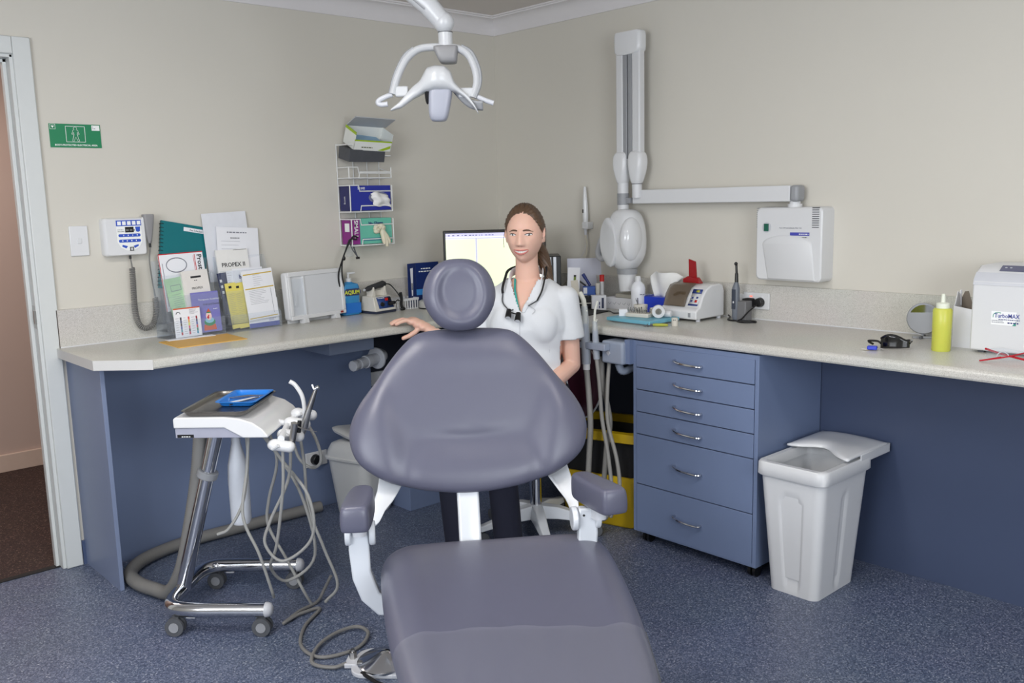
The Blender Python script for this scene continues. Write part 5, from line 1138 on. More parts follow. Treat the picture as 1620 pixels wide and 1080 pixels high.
# glasses and keys
sgm = mat('glossy black', (10, 10, 12), .08, var=0, coat=.5)
sgl = thing('sunglasses', 'glossy black wraparound sunglasses folded on the worktop', 'sunglasses', (-.385, -2.455, ZT), -70)
def lensf(u, v): a = -.9+1.7*u; return (.060*sin(a), -.036*cos(a)+.02, .003+.046*v*(.55+.45*sin(pi*min(1, u*1.05+.12)))+.006*u)
obj('lens_shield', MB().grid(lensf, 20, 6), sgm, sgl, solid=.004); obj('brow_bar', MB().tube([lensf(i/14, 1) for i in range(15)], .004, 8), sgm, sgl)
obj('temple_arm', MB().tube(spl([lensf(0, .5), (-.06, .012, .024), (-.09, .02, .022), (-.075, .03, .01)], 4), .004, 8), sgm, sgl); obj('temple_arm', MB().tube(spl([lensf(1, .6), (.045, .03, .028), (.0, .045, .018), (-.05, .04, .008)], 4), .004, 8), sgm, sgl)
ky = thing('key_ring', 'bunch of keys with a blue tag beside the sunglasses', 'keys', (-.452, -2.405, ZT), -70)
obj('tag', MB().box(-.016, .016, -.011, .011, .003, .016), mat('tag blue', (40, 60, 190), .35), ky, bevel=.003)
for k, a in enumerate((175, 190, 8)): obj('key', MB().prism([(.008, -.004), (.03, -.0025), (.036, 0), (.03, .0025), (.008, .004)], 0, .002, M=Matrix.Translation((0, 0, .001+.0022*k)) @ Matrix.Rotation(radians(a), 4, 'Z')), steel if k else mat('brass', (176, 150, 96), .3, metal=1), ky)
obj('ring', MB().tube([(.02+.010*cos(a), .010*sin(a), .006) for a in [2*pi*k/14 for k in range(14)]], .0012, 5, closed=True), chrome, ky)
# mirror
mr = thing('round_mirror', 'round grey-framed tilting mirror on a small foot by the splashback', 'mirror', (-.095, -2.42, ZT), -58)
obj('frame', MB().lathe([(.048, -.005), (.055, -.005), (.057, 0), (.055, .006), (.048, .006)], 32, M=Matrix.Translation((0, 0, .073)) @ Matrix.Rotation(radians(82), 4, 'X')), gp, mr); obj('glass', MB().cyl((0, -.003, .073), (0, .003, .073), .05, n=32), mat('mirror glass', (190, 196, 206), .08, metal=1, var=0), mr)
obj('foot', MB().box(-.035, .035, -.012, .012, 0, .008).box(-.004, .004, -.004, .004, .004, .02), gp, mr, bevel=.002); obj('foot', MB().cyl((-.012, -.03, .005), (.012, .03, .005), .005, n=8), dgp, mr)
# yellow bottle
yb = thing('yellow_bottle', 'cylindrical bottle of yellow fluid with white nozzle cap', 'bottle', (-.315, -2.577, ZT))
obj('body', MB().lathe([(0, 0), (.028, 0), (.030, .003), (.0298, .075), (.0305, .078), (.0305, .138), (.026, .144), (.016, .145)], 28), mat('yellow fluid', (200, 202, 84), .35, var=.02, sss=.2), yb)
obj('cap', MB().lathe([(.021, .143), (.021, .16), (.017, .162), (.008, .164), (.006, .19), (.004, .192), (0, .192)], 20), mat('milk white', (226, 230, 214), .4), yb)
# cardboard box
cbx = thing('torn_carton', 'torn-open white cardboard carton between the yellow bottle and the steriliser', 'carton', (-.215, -2.615, ZT), -88)
brn = mat('grey brown board', (126, 116, 104), .8)
def wall2(nm, x0, x1, y0, y1, poly, m1):
    pass
obj('front', MB().prism([(-.04, 0), (.05, 0), (.05, .128), (.01, .134), (-.04, .142)], 0, .002, 'y'), paper, cbx); obj('front_liner', MB().prism([(-.04, .05), (.05, .05), (.05, .127), (.01, .133), (-.04, .141)], .002, .0028, 'y'), brn, cbx)
obj('side', MB().prism([(0, 0), (.07, 0), (.07, .165), (.03, .19), (.01, .15), (0, .142)], -.042, -.04, 'x'), paper, cbx); obj('side', MB().prism([(0, 0), (.07, 0), (.07, .15), (0, .128)], .05, .052, 'x'), paper, cbx)
obj('back', MB().prism([(-.04, 0), (.05, 0), (.05, .15), (.03, .155), (.012, .158), (.008, .145), (-.008, .150), (-.02, .188), (-.032, .186), (-.04, .165)], .068, .07, 'y'), brn, cbx)
obj('torn_edge', MB().tube([(-.041, .06, .14), (-.041, .055, .17), (-.038, .05, .192)], .004, 6), paper, cbx)
# bench steriliser
sz = thing('ultrasonic_cleaner', 'white bench cleaner with grey control strip and logo label at the end of the bench', 'ultrasonic cleaner', (-.282, -2.655, ZT), -90)
obj('case', MB().prism([(0, .008), (.24, .008), (.24, .285), (.06, .285), (.02, .262), (.008, .245), (0, .238)], 0, .34, 'x'), wp, sz, bevel=.006, seg=3)
obj('top_band', MB().prism([(-.002, .225), (.002, .262-.02), (.0215, .2645), (.0225, .262), (.004, .238), (.001, .225)], .002, .338, 'x'), lgp, sz)
obj('control_strip', MB().prism([(.030, .2695), (.0565, .2845), (.056, .2865), (.029, .2715)], .07, .27, 'x'), mat('slate strip', (96, 98, 122), .4), sz)
for x in (.085, .10, .15, .165): obj('strip_button', MB().ell((x, .044, .280), (.004, .004, .002), 10, 6), lgp, sz)
obj('label', MB().box(.085, .175, -.0006, 0, .098, .142), mat('label white', (240, 241, 242), .4), sz); text('TurboMAX', .019, mat('violet blue ink', (60, 70, 150), .5), sz, (.097, -.001, .122), bold=.0003); text('Ultrasonic Bath Cleaner', .006, MATS['navy ink'], sz, (.112, -.001, .114))
text('Cattani', .01, MATS['navy ink'], sz, (.145, -.001, .103)); text('Ph 1300 000 000\nFax 1300 000 001', .005, inkg, sz, (.088, -.001, .110)); obj('swirl', MB().tube(spl([(.092, -.001, .122), (.094, -.001, .132), (.105, -.001, .138), (.12, -.001, .137)], 4), .0012, 5), mat('sea green ink', (60, 150, 130), .5), sz); obj('corner_mark', MB().prism([(.175, .098), (.162, .098), (.175, .112)], -.001, 0, 'y'), MATS['sea green ink'], sz)
for c_ in sz.children:     # logo label sits left of the middle and is compact
    if c_.name.split('.')[0] in ('label', 'lettering', 'fine_print', 'swirl', 'corner_mark'): c_.location.x = c_.location.x*.84-.008; c_.scale.x *= .84
for x in (.03, .31): obj('foot', MB().box(x-.01, x+.01, .02, .2, 0, .01), dgp, sz)
# red glasses
rgm = mat('red frame', (176, 20, 40), .25)
rg_ = thing('safety_glasses', 'clear safety glasses with slim red arms lying on the worktop before the cleaner', 'glasses', (-.40, -2.80, ZT), -85)
def gl2(u, v): a = -1.1+2.2*u; return (.062*sin(a)-.0, -.045*cos(a)+.05, .004+.040*v*(1-.25*abs(a)/1.1))
obj('lens', MB().grid(gl2, 24, 6), acry, rg_, solid=.0015)
obj('arm', MB().tube(spl([(-.058, .03, .032), (-.02, .02, .024), (.04, .0, .016), (.08, -.01, .012)], 4), n=6, rs=None, r=.0035), rgm, rg_); obj('arm', MB().tube(spl([(.06, .035, .03), (.02, -.015, .02), (-.045, -.04, .006), (-.052, -.044, .005), (-.045, -.034, .005), (.0, -.012, .016)], 4), .0025, 6), rgm, rg_)
obj('nose_pad', MB().tube([(.018*cos(a), .006, .012+.018*sin(a)) for a in [pi*k/8 for k in range(9)]], .0018, 5), lgp, rg_)

# ================================================================ SUCTION HOLDER UNDER THE CORNER
sh = thing('suction_holder', 'blue-grey suction unit with two wrapped suction tips and grey hoses beside the drawers', 'suction unit', (-.60, -1.33, .80), -90)
bg = mat('pale blue-grey plastic', (150, 160, 178), .4, var=.02)
obj('mount', MB().box(.10, .127, 0, .03, -.04, .06), bluem, sh)
obj('body', MB().box(-.01, .105, -.02, .07, -.045, .05), bg, sh, bevel=.01, seg=3)
obj('cradle', MB().prism([(-.10, -.055), (.04, -.055), (.04, -.02), (-.02, -.02), (-.02, -.035), (-.055, -.035), (-.055, -.02), (-.10, -.02)], .012, .04, 'z'), bg, sh, bevel=.003); obj('front_latch', MB().cyl((.03, -.022, 0), (.03, -.018, 0), .011, n=4), lgp, sh)
wrap = glassy('plastic film', (215, 220, 226), .35, .1)
tipm = mat('ivory tip', (224, 224, 214), .35)
obj('large_tip', MB().tube([(-.082, -.04, .10), (-.078, -.042, .17), (-.086, -.043, .215), (-.10, -.044, .24), (-.104, -.044, .244)], n=12, rs=[.009, .0105, .0105, .010, .009]), tipm, sh)
obj('handpiece', MB().tube([(-.078, -.038, -.06), (-.080, -.038, .0), (-.082, -.04, .07), (-.082, -.04, .115)], n=12, rs=[.014, .017, .017, .012]), bg, sh)
obj('film_sleeve', MB().tube([(-.078, -.038, -.055), (-.080, -.038, .02), (-.082, -.04, .08), (-.080, -.04, .14), (-.083, -.042, .19)], n=14, rs=[.02, .0215, .021, .015, .0135]), wrap, sh)
obj('band', MB().cyl((-.078, -.038, -.08), (-.078, -.038, -.055), .0155, n=14), wp, sh)
obj('small_tip', MB().tube([(-.03, -.035, .085), (-.031, -.036, .14), (-.027, -.037, .175), (-.012, -.038, .215)], n=8, rs=[.006, .0055, .005, .0045]).tube([(-.03, -.036, .12), (-.017, -.036, .137)], n=6, r=.004), tipm, sh)
obj('handpiece', MB().tube([(-.022, -.035, -.03), (-.026, -.035, .02), (-.03, -.035, .09)], n=10, rs=[.010, .0125, .011]), bg, sh)
obj('film_sleeve', MB().tube([(-.022, -.035, -.03), (-.026, -.035, .03), (-.030, -.036, .13)], n=12, rs=[.014, .016, .010]), wrap, sh)
hm2 = mat('ribbed grey hose', (148, 146, 142), .5, var=.03)
for pts, r in (([(-.078, -.038, -.08), (-.068, -.035, -.2), (-.066, -.03, -.32), (-.085, -.02, -.46), (-.10, -.01, -.58), (-.09, .0, -.66)], .0125),
               ([(-.022, -.035, -.03), (-.012, -.03, -.14), (.0, -.03, -.28), (.03, -.03, -.42), (.048, -.03, -.54), (.05, -.03, -.62), (.025, -.03, -.70), (-.005, -.03, -.725), (-.03, -.03, -.69)], .0085),
               ([(.0, .02, -.04), (.005, .0, -.16), (.015, -.01, -.30), (.06, -.01, -.44), (.078, -.01, -.55), (.065, -.01, -.63), (.03, -.015, -.71)], .0085),
               ([(-.045, .02, -.03), (-.035, .02, -.15), (.0, .02, -.30), (-.02, .02, -.42), (-.035, .02, -.56), (-.03, .01, -.66)], .011)):
    obj('hose', corr(pts, r, .006, .0008, 10, 8), hm2, sh, ang=80)
obj('elbow_hose', corr([(.04, .03, -.05), (.05, .05, -.085), (.08, .12, -.06), (.11, .2, -.02)], .016, .007, .0012, 10, 8), bg, sh, ang=80)
# ================================================================ THE DENTIST
PM = Matrix.Translation((-.86, -1.13, 0)) @ Matrix.Rotation(radians(-55), 4, 'Z'); PI_ = PM.inverted()
def wl_(x, y, z): return PI_ @ Vector((x, y, z))
ps = thing('person', 'dentist in a white short-sleeved tunic seated by the bench, one hand gripping the worktop edge', 'person', (-.86, -1.13, 0), -55)
from mathutils.bvhtree import BVHTree
def remesh(mb, vox, it=6, fac=.5):
    me = bpy.data.meshes.new('tmp'); me.from_pydata(mb.v, [], mb.f); me.validate()
    bm = bmesh.new(); bm.from_mesh(me); bmesh.ops.recalc_face_normals(bm, faces=bm.faces); bm.to_mesh(me); bm.free()
    o = bpy.data.objects.new('tmp', me); COL.objects.link(o)
    md = o.modifiers.new('r', 'REMESH'); md.mode = 'VOXEL'; md.voxel_size = vox; md.use_smooth_shade = True
    if it: md = o.modifiers.new('s', 'SMOOTH'); md.iterations = it; md.factor = fac
    dg = bpy.context.evaluated_depsgraph_get(); out = bpy.data.meshes.new_from_object(o.evaluated_get(dg))
    bpy.data.objects.remove(o); bpy.data.meshes.remove(me)
    for p in out.polygons: p.use_smooth = True
    return out
def mobj(name, me, m, parent):
    me.name = name
    me.materials.clear()
    for q in (m if isinstance(m, (list, tuple)) else [m]): me.materials.append(q)
    o = bpy.data.objects.new(name, me); COL.objects.link(o); o.parent = parent; return o
HC = Vector((0, -.015, 1.297))
def g(x, s): return math.exp(-(x/s)**2)
def headpt(d):
    """direction -> point on the head surface (head coordinates, face towards -y)"""
    x, y, z = d.x*.073, d.y*.094, d.z*.114
    rho = sqrt(d.x*d.x+d.y*d.y)
    if d.z < 0 and d.y < 0 and rho > 1e-4:
        k = min(1.7, (max(0, 1-abs(d.z)**2.9))**(1/2.9)/rho); y *= 1+(k-1)*(-d.y/rho)**.7
    front = sm(.02, -.05, y) if False else max(0, min(1, (.02-y)/.07))
    if z < .0:
        t = min(1, -z/.112)
        x *= 1-.16*t**2.2
        if y > 0: y *= 1-.30*t
        else: y *= 1-.04*t
    if y < 0: y *= 1-.05*g(x, .05)*0
    f = front
    # flatten the face a little, then sculpt forward (-y) bumps
    y += f*.006*g(z-.03, .06)*g(x, .04)*.5
    nb = 0
    if -.050 < z < .02: nb = (.008+.018*sm(.016, -.034, z) if False else .006+.0165*max(0, min(1, (.018-z)/.05)))*(1-sm(-.039, -.047, z) if False else max(0, min(1, (z+.047)/.008)))
    wn = .0100+.0065*max(0, min(1, (.005-z)/.035))
    y -= f*nb*g(x, wn)
    y -= f*.003*g(abs(x)-.013, .006)*g(z+.036, .007)                              # nostril wings
    y += f*.0065*g(abs(x)-.032, .015)*g(z-.001, .011)                            # eye sockets
    y -= f*.0035*g(z-.022, .009)*g(abs(x)-.03, .025)                             # brow
    y -= f*.004*g(abs(x)-.040, .018)*g(z+.034, .020)                             # cheeks lifted by the smile
    y -= f*.0035*g(x, .028)*g(z+.066, .020)                                       # muzzle
    y += f*.0014*g(abs(x)-.036, .008)*g(z+.055, .018)                             # smile folds
    y -= f*.005*g(x, .020)*g(z+.100, .014)                                       # chin
    y += f*.002*g(x, .022)*g(z+.085, .006)
    return Vector((x, y, z))
hm_ = MB(); NU, NV = 120, 90
rings = []
for i in range(1, NV):
    a = pi*i/NV; rings.append([HC+headpt(Vector((sin(a)*cos(2*pi*j/NU), sin(a)*sin(2*pi*j/NU), -cos(a)))) for j in range(NU)])
hm_.loft(rings, True)
hbv = BVHTree.FromPolygons([Vector(v) for v in hm_.v], hm_.f)
def fy(x, z, off=0):
    """front surface of the face at head coordinates (x, z)"""
    h = hbv.ray_cast(Vector((x, -.6, HC.z+z)), Vector((0, 1, 0)))
    return Vector((x, (h[0].y if h[0] else -.08)-off, HC.z+z))
# --- body: head, neck, torso, arms, hands as one skin
B = MB(); B.v += hm_.v; B.f += hm_.f
for s in (-1, 1):   # ears
    M = Matrix.Translation(HC+Vector((s*.073, .012, -.006))) @ Matrix.Rotation(radians(12*s), 4, 'Z') @ Matrix.Rotation(radians(-8), 4, 'X')
    B.ell((0, 0, 0), (.008, .017, .030), 16, 12, M)
    B.tube([M @ Vector((s*.006, -.010+.0*k, 0))*1 for k in range(1)]+[M @ Vector((s*.006, .016*cos(t), .028*sin(t)+.002)) for t in [radians(x) for x in (200, 160, 120, 80, 40, 0, -40, -80)]], .0042, 8)
B.tube([(0, .030, 1.05), (0, .022, 1.12), (0, .012, 1.18), (0, .01, 1.24)], n=24, rs=[.066, .051, .046, .046])
def er(z, rx, ry, yo=0, n=32): return [(rx*cos(2*pi*k/n), yo+ry*sin(2*pi*k/n), z) for k in range(n)]
TOR = [(.52, .165, .12, .03), (.60, .17, .125, .03), (.68, .15, .11, .025), (.76, .132, .098, .02), (.84, .138, .102, .015), (.92, .15, .112, .005), (.98, .155, .108, .008), (1.03, .158, .092, .015), (1.065, .14, .075, .02), (1.095, .095, .062, .025), (1.115, .06, .05, .027)]
B.loft([er(*t) for t in TOR])
for s in (-1, 1): B.ell((s*.07, -.062, .94), (.06, .05, .06), 18, 12)
SHL, SHR = Vector((.158, .015, 1.028)), Vector((-.158, .015, 1.028))
ELL, ELR = Vector((.180, .03, .755)), Vector((-.225, .03, .775))
WRR = wl_(-1.00, -.69, .868)
WRL = Vector((.06, -.20, .66))
for a, b, c in ((SHL, ELL, WRL), (SHR, ELR, WRR)):
    B.ell(a, (.05, .05, .05), 18, 12)
    B.tube([a, a.lerp(b, .35), a.lerp(b, .7), b], n=18, rs=[.046, .044, .039, .034]); B.ell(b, (.034, .034, .034), 14, 10)
    B.tube([b, b.lerp(c, .3), b.lerp(c, .7), c], n=16, rs=[.035, .036, .029, .022])
# right hand wrapped over the bench edge
def finger(pts, r0=.0092, r1=.0072): 
    P = [wl_(*p) for p in pts]; n = len(P); B.tube(P, n=10, rs=[r0+(r1-r0)*i/(n-1) for i in range(n)])
    B.ell(P[-1], (r1, r1, r1), 10, 8); 
    for p, i in zip(P[:-1], range(n-1)): B.ell(p, (r0+(r1-r0)*i/(n-1),)*3, 10, 8)
W0 = Vector((-1.00, -.69, .868)); PC = Vector((-1.045, -.632, .905))
for t, r in ((0, .024), (.35, .026), (.7, .029), (1, .029)):
    p = W0.lerp(PC, t); B.ell(PI_ @ p, (r*1.05, r*1.2, r*.72), 16, 10)
B.ell(PI_ @ Vector((-1.060, -.612, .917)), (.032, .036, .018), 16, 10)
B.ell(PI_ @ Vector((-1.050, -.590, .918)), (.030, .034, .017), 16, 10)
finger([(-1.072, -.625, .918), (-1.100, -.611, .926), (-1.122, -.600, .920), (-1.138, -.592, .9115)], .0105, .0085)
finger([(-1.070, -.606, .921), (-1.102, -.589, .928), (-1.127, -.576, .921), (-1.145, -.567, .9115)], .0105, .0085)
finger([(-1.064, -.587, .920), (-1.094, -.569, .926), (-1.118, -.556, .920), (-1.135, -.548, .9115)], .010, .008)
finger([(-1.056, -.570, .918), (-1.080, -.552, .922), (-1.099, -.540, .917), (-1.113, -.533, .910)], .009, .007)
finger([(-1.050, -.645, .895), (-1.072, -.638, .874), (-1.097, -.622, .857), (-1.117, -.610, .849)], .0125, .0095)
# left hand resting on the thigh
for t in range(4):
    o_ = Vector((-.012+.016*t, -.245, .648)); B.tube([o_+Vector((0, .03, .006)), o_, o_+Vector((-.01, -.035, -.004)), o_+Vector((-.015, -.06, -.016))], n=8, rs=[.009, .0088, .008, .007])
B.ell((.035, -.215, .652), (.036, .04, .017), 16, 10); B.tube([(.055, -.2, .65), (.035, -.235, .66), (.01, -.262, .66)], n=8, rs=[.011, .0095, .008])
# legs inside the trousers
LEG = (((-.085, .0, .56), (-.27, -.33, .545), (-.27, -.175, .10), (-.275, -.28, .035)), ((.085, .0, .56), (-.06, -.34, .545), (-.065, -.155, .10), (-.065, -.26, .035)))
for h, k, a, t in LEG:
    h, k, a, t = map(Vector, (h, k, a, t))
    B.tube([h, h.lerp(k, .5), k], n=16, rs=[.078, .068, .052]); B.ell(k, (.052, .052, .052), 14, 10); B.tube([k, k.lerp(a, .35), a], n=14, rs=[.05, .05, .033]); B.tube([a, (a.x, a.y, .045), a.lerp(t, .7)], n=10, rs=[.030, .026, .014])
def skinmat(name, c1, c2):
    m = mat(name, c1, .48, var=.04, scale=18, bump=.05, bscale=350, sss=.12); return m
skin = skinmat('fair skin', (232, 187, 167), None)
bme = remesh(B, .0032, 3, .5)
body = mobj('body', bme, skin, ps)
# --- face parts
eyew = mat('eye white', (232, 228, 226), .25, var=0); iris = mat('dark grey iris', (58, 54, 50), .5, var=0); pupil = mat('pupil', (12, 12, 14), .1, var=0)
lash = mat('dark lashes', (52, 38, 34), .6, var=0); browm = mat('brown brow hair', (92, 68, 52), .8, var=.1)
lipm = mat('rose lips', (196, 118, 110), .4, var=.03); toothm = mat('teeth', (244, 240, 232), .25, var=0)
for s in (-1, 1):
    cx, cz = s*.0315, .001
    n = 18; up = []; lo = []
    for i in range(n+1):
        u = -1+2*i/n; x = cx+u*.0145
        zu = cz+.0047*(1-u*u)**.8+.0008*u*s; zl = cz-.0038*(1-u*u)**.9+.0008*u*s
        up.append((x, zu)); lo.append((x, zl))
    eb = MB(); ring_ = up+lo[::-1][1:-1]
    c0 = fy(cx, cz, .0032); vs = [c0]+[fy(x, z, .0012) for x, z in ring_]; k = len(ring_)
    mids = [fy(x, z, .0012).lerp(c0, .5)+Vector((0, -.0006, 0)) for x, z in ring_]
    eb.add([c0]+mids+vs[1:], [(0, 1+j, 1+(j+1) % k) for j in range(k)]+[(1+j, 1+k+j, 1+k+(j+1) % k, 1+(j+1) % k) for j in range(k)])
    e = obj('eye', eb, eyew, ps)
    ix = cx+.0012    # looking to the lens
    obj('iris', MB().loft([[(ix+r*cos(a), c0.y-d_, HC.z+cz+.0003+r*sin(a)*.86) for a in [2*pi*q/20 for q in range(20)]] for r, d_ in ((.0056, -.0016), (.0054, .0004), (.001, .0007))]), iris, e)
    obj('pupil', MB().loft([[(ix+r*cos(a), c0.y-d_, HC.z+cz+.0003+r*sin(a)) for a in [2*pi*q/14 for q in range(14)]] for r, d_ in ((.0026, -.0002), (.0024, .0010), (.0005, .0011))]), pupil, e)
    obj('upper_lid', MB().tube([fy(x, z+.0004, .0016) for x, z in up], n=6, rs=[.0008+.0012*sin(pi*i/n) for i in range(n+1)]), lash, e)
    obj('eyelid_fold', MB().tube([fy(x, z+.0030, .0008) for x, z in up], n=8, rs=[.0008+.0014*sin(pi*i/n) for i in range(n+1)]), skin, e)
    obj('lower_lid', MB().tube([fy(x, z-.0012, .0006) for x, z in lo], n=8, rs=[.0006+.0010*sin(pi*i/n) for i in range(n+1)]), skin, e)
    br = [fy(s*(.012+.037*t), .0160+.0035*sin(pi*min(1, t*1.0+.1))-.003*max(0, t-.6)/.4, .0010) for t in [i/12 for i in range(13)]]
    obj('eyebrow', MB().tube(br, n=8, rs=[.0024+.0014*sin(pi*min(1, i/12+.15))-.0012*(i/12) for i in range(13)], sq=(.9, .5)), browm, ps)
def mouthz(u): return -.066+.0065*u*u          # smile curve, corners up
N_ = 24; us = [-1+2*i/N_ for i in range(N_+1)]
mw = .0295
upz = [mouthz(u)+.0042*(1-u*u) for u in us]; loz = [mouthz(u)-.0068*(1-u*u) for u in us]
tm = MB(); vs = []
for u, a, b in zip(us, upz, loz): vs += [fy(u*mw*.96, a, .0006), fy(u*mw*.96, (a+b)/2, .0014), fy(u*mw*.96, b, .0006)]
tm.add(vs, [(3*i+k, 3*i+3+k, 3*i+4+k, 3*i+1+k) for i in range(N_) for k in (0, 1)])
th_ = obj('teeth', tm, toothm, ps)
obj('tooth_gaps', MB().tube([fy(0, -.063, .0016), fy(0, -.072, .0016)], .0003, 4).tube([fy(.0085, -.062, .0015), fy(.0085, -.070, .0015)], .0003, 4).tube([fy(-.0085, -.062, .0015), fy(-.0085, -.070, .0015)], .0003, 4), inkg, th_)
lp_ = obj('lips', MB().tube([fy(u*mw, a+.0016, .0010) for u, a in zip(us, upz)], n=10, rs=[.0010+.0024*(1-u*u)**.7*(1-.25*g(u, .12)) for u in us]).tube([fy(u*mw, b-.0022, .0012) for u, b in zip(us, loz)], n=10, rs=[.0010+.0034*(1-u*u)**.8 for u in us]), lipm, ps)
for s in (-1, 1): obj('nostril', MB().ell(fy(s*.0065, -.0445, -.0006), (.0028, .0016, .0011), 10, 6), mat('nostril shade', (140, 88, 76), .7), ps)
# --- hair
def hairline(p):
    al = math.degrees(atan2(abs(p.x)/.073, -p.y/.094))     # 0 at the face, 180 at the back
    T = [(0, .086), (20, .085), (40, .074), (58, .046), (74, .018), (88, .004), (100, .010), (118, -.03), (140, -.066), (180, -.074)]
    for (a, za), (b, zb) in zip(T[:-1], T[1:]):
        if a <= al <= b: return za+(zb-za)*(al-a)/(b-a)
    return T[-1][1]
hv = []; hf_ = []; NU, NV = 96, 80; idx = {}
def hairpt(d):
    p = headpt(Vector((d.x, max(d.y, -1), d.z))); hl = hairline(p)
    e = sm(0, .030, p.z-hl); q = Vector((p.x, p.y, p.z))
    n_ = Vector((d.x/.073, d.y/.094, d.z/.114)).normalized()
    al = atan2(d.x, d.z+.3)
    strand = .0016*sin(al*46+6*sin(p.y*60))+.0010*sin(al*83+p.y*90)
    part = -.004*g(p.x-.006, .006)*max(0, min(1, (.02-p.y)/.05))*sm(.06, .1, p.z)
    return HC+q+n_*(.0008+(.009+.005*max(0, p.y/.09))*e+strand*e+part), p.z-hl
for i in range(NV+1):
    a = pi*i/NV
    for j in range(NU):
        d = Vector((sin(a)*cos(2*pi*j/NU), sin(a)*sin(2*pi*j/NU), -cos(a))); q, m_ = hairpt(d); idx[(i, j)] = (len(hv), m_); hv.append(q)
for i in range(NV):
    for j in range(NU):
        c = [idx[(i, j)], idx[(i, (j+1) % NU)], idx[(i+1, (j+1) % NU)], idx[(i+1, j)]]
        if all(x[1] > -.002 for x in c): hf_.append(tuple(x[0] for x in c))
hb_ = MB(); hb_.v = [tuple(v) for v in hv]; hb_.f = hf_
def hairmat():
    m = mat('brown hair', (88, 66, 48), .42, var=.35, scale=60, bump=.25, bscale=260)
    nt = m.node_tree
    for nn in nt.nodes:
        if nn.type == 'TEX_NOISE':
            mp = nt.nodes.new('ShaderNodeMapping'); mp.inputs['Scale'].default_value = (1, .18, .6)
            src = nn.inputs['Vector'].links[0].from_socket; nt.links.new(src, mp.inputs['Vector']); nt.links.new(mp.outputs[0], nn.inputs['Vector'])
    return m
hairm = hairmat()
hr = obj('hair', hb_, hairm, ps, solid=.003, ang=80)
# pony tail, gathered behind and falling over her left shoulder
pt = MB(); P = spl([HC+Vector((.01, .098, -.01)), HC+Vector((.028, .108, -.045)), HC+Vector((.05, .098, -.09)), HC+Vector((.068, .080, -.135)), HC+Vector((.085, .06, -.18)), HC+Vector((.095, .045, -.215))], 6)
nP = len(P); rs = [.014+.012*sin(pi*min(1, (i/(nP-1))*1.1+.1)) for i in range(nP)]; rs[-1] = .003
pt.tube(P, n=16, rs=rs)
for k in range(9):
    a = 2*pi*k/9; off = [Vector((cos(a+.15*i), sin(a+.15*i), 0))*rs[i]*.8 for i in range(nP)]; pt.tube([p+o_ for p, o_ in zip(P, off)], n=6, rs=[max(.002, r*.35) for r in rs])
obj('pony_tail', pt, hairm, ps)
obj('hair_band', MB().tube([HC+Vector((.012+.017*cos(a), .102+.008*sin(a), -.018+.015*sin(a))) for a in [2*pi*k/14 for k in range(14)]], .004, 6, closed=True), bk, ps)
for pts in ([(-.070, -.03, .03), (-.078, -.045, -.01), (-.076, -.052, -.05)], [(.072, .03, -.03), (.082, .02, -.055), (.084, .01, -.075)], [(.071, -.012, .03), (.076, -.02, .01), (.0765, -.022, -.02)]):
    obj('loose_strand', MB().tube(spl([HC+Vector(p) for p in pts], 5), .0009, 5), hairm, ps)
# --- tunic
T = MB()
T.loft([er(z, rx+.014, ry+.014, yo) for z, rx, ry, yo in [(.63, .168, .125, .028), (.68, .155, .115, .025), (.76, .140, .104, .02), (.84, .145, .106, .015), (.92, .156, .116, .002), (.98, .158, .110, .008), (1.03, .158, .092, .015), (1.065, .142, .076, .02), (1.10, .092, .062, .026), (1.125, .060, .052, .028)]])
for s in (-1, 1): T.ell((s*.065, -.062, .935), (.075, .062, .085), 18, 12)
for a, b in ((SHL, ELL), (SHR, ELR)):
    T.ell(a+Vector((0, 0, .002)), (.051, .053, .052), 20, 14)
    d = (b-a); e = a+d*.60
    T.tube([a, a+d*.3, e], n=22, rs=[.052, .055, .062])
tme = remesh(T, .005, 14, .6)
bm = bmesh.new(); bm.from_mesh(tme)
kill = []
VB = .992
for f_ in bm.faces:
    c = f_.calc_center_median()
    if c.y < .0 and c.z > VB and abs(c.x+.004) < .004+(c.z-VB)*.44 and abs(c.x) < .07: kill.append(f_)
    elif c.z > 1.112: kill.append(f_)
    elif c.z < .64: kill.append(f_)
    else:
        for a, b in ((SHL, ELL), (SHR, ELR)):
            d = (b-a).normalized(); t = (c-a).dot(d); L_ = (b-a).length
            if t > L_*.575 and (c-a-d*t).length < .075 and abs(c.x) > .12: kill.append(f_); break
bmesh.ops.delete(bm, geom=kill, context='FACES')
for v in bm.verts:   # soft folds
    c = v.co; w_ = .0022*sin(c.z*70+c.x*28)*max(0, min(1, (.93-c.z)/.15))+.0018*sin(c.x*60+c.z*45)*(1 if c.y < 0 else .3)*(1-abs(c.z-.95)/.35)
    if abs(c.x) > .15: w_ += .0008*sin(c.z*60+c.y*50)
    v.co += v.normal*w_
bm.to_mesh(tme); bm.free()
cloth = mat('white tunic cloth', (222, 225, 229), .8, var=.01, bump=.1, bscale=120)
tu = mobj('tunic', tme, cloth, ps); md = tu.modifiers.new('solid', 'SOLIDIFY'); md.thickness = .003; md.offset = 1
tbv = BVHTree.FromPolygons([v.co.copy() for v in tme.vertices], [tuple(p.vertices) for p in tme.polygons])
def ty(x, z, off=.004):
    h = tbv.ray_cast(Vector((x, -.6, z)), Vector((0, 1, 0))); return Vector((x, (h[0].y if h[0] else -.08)-off, z))
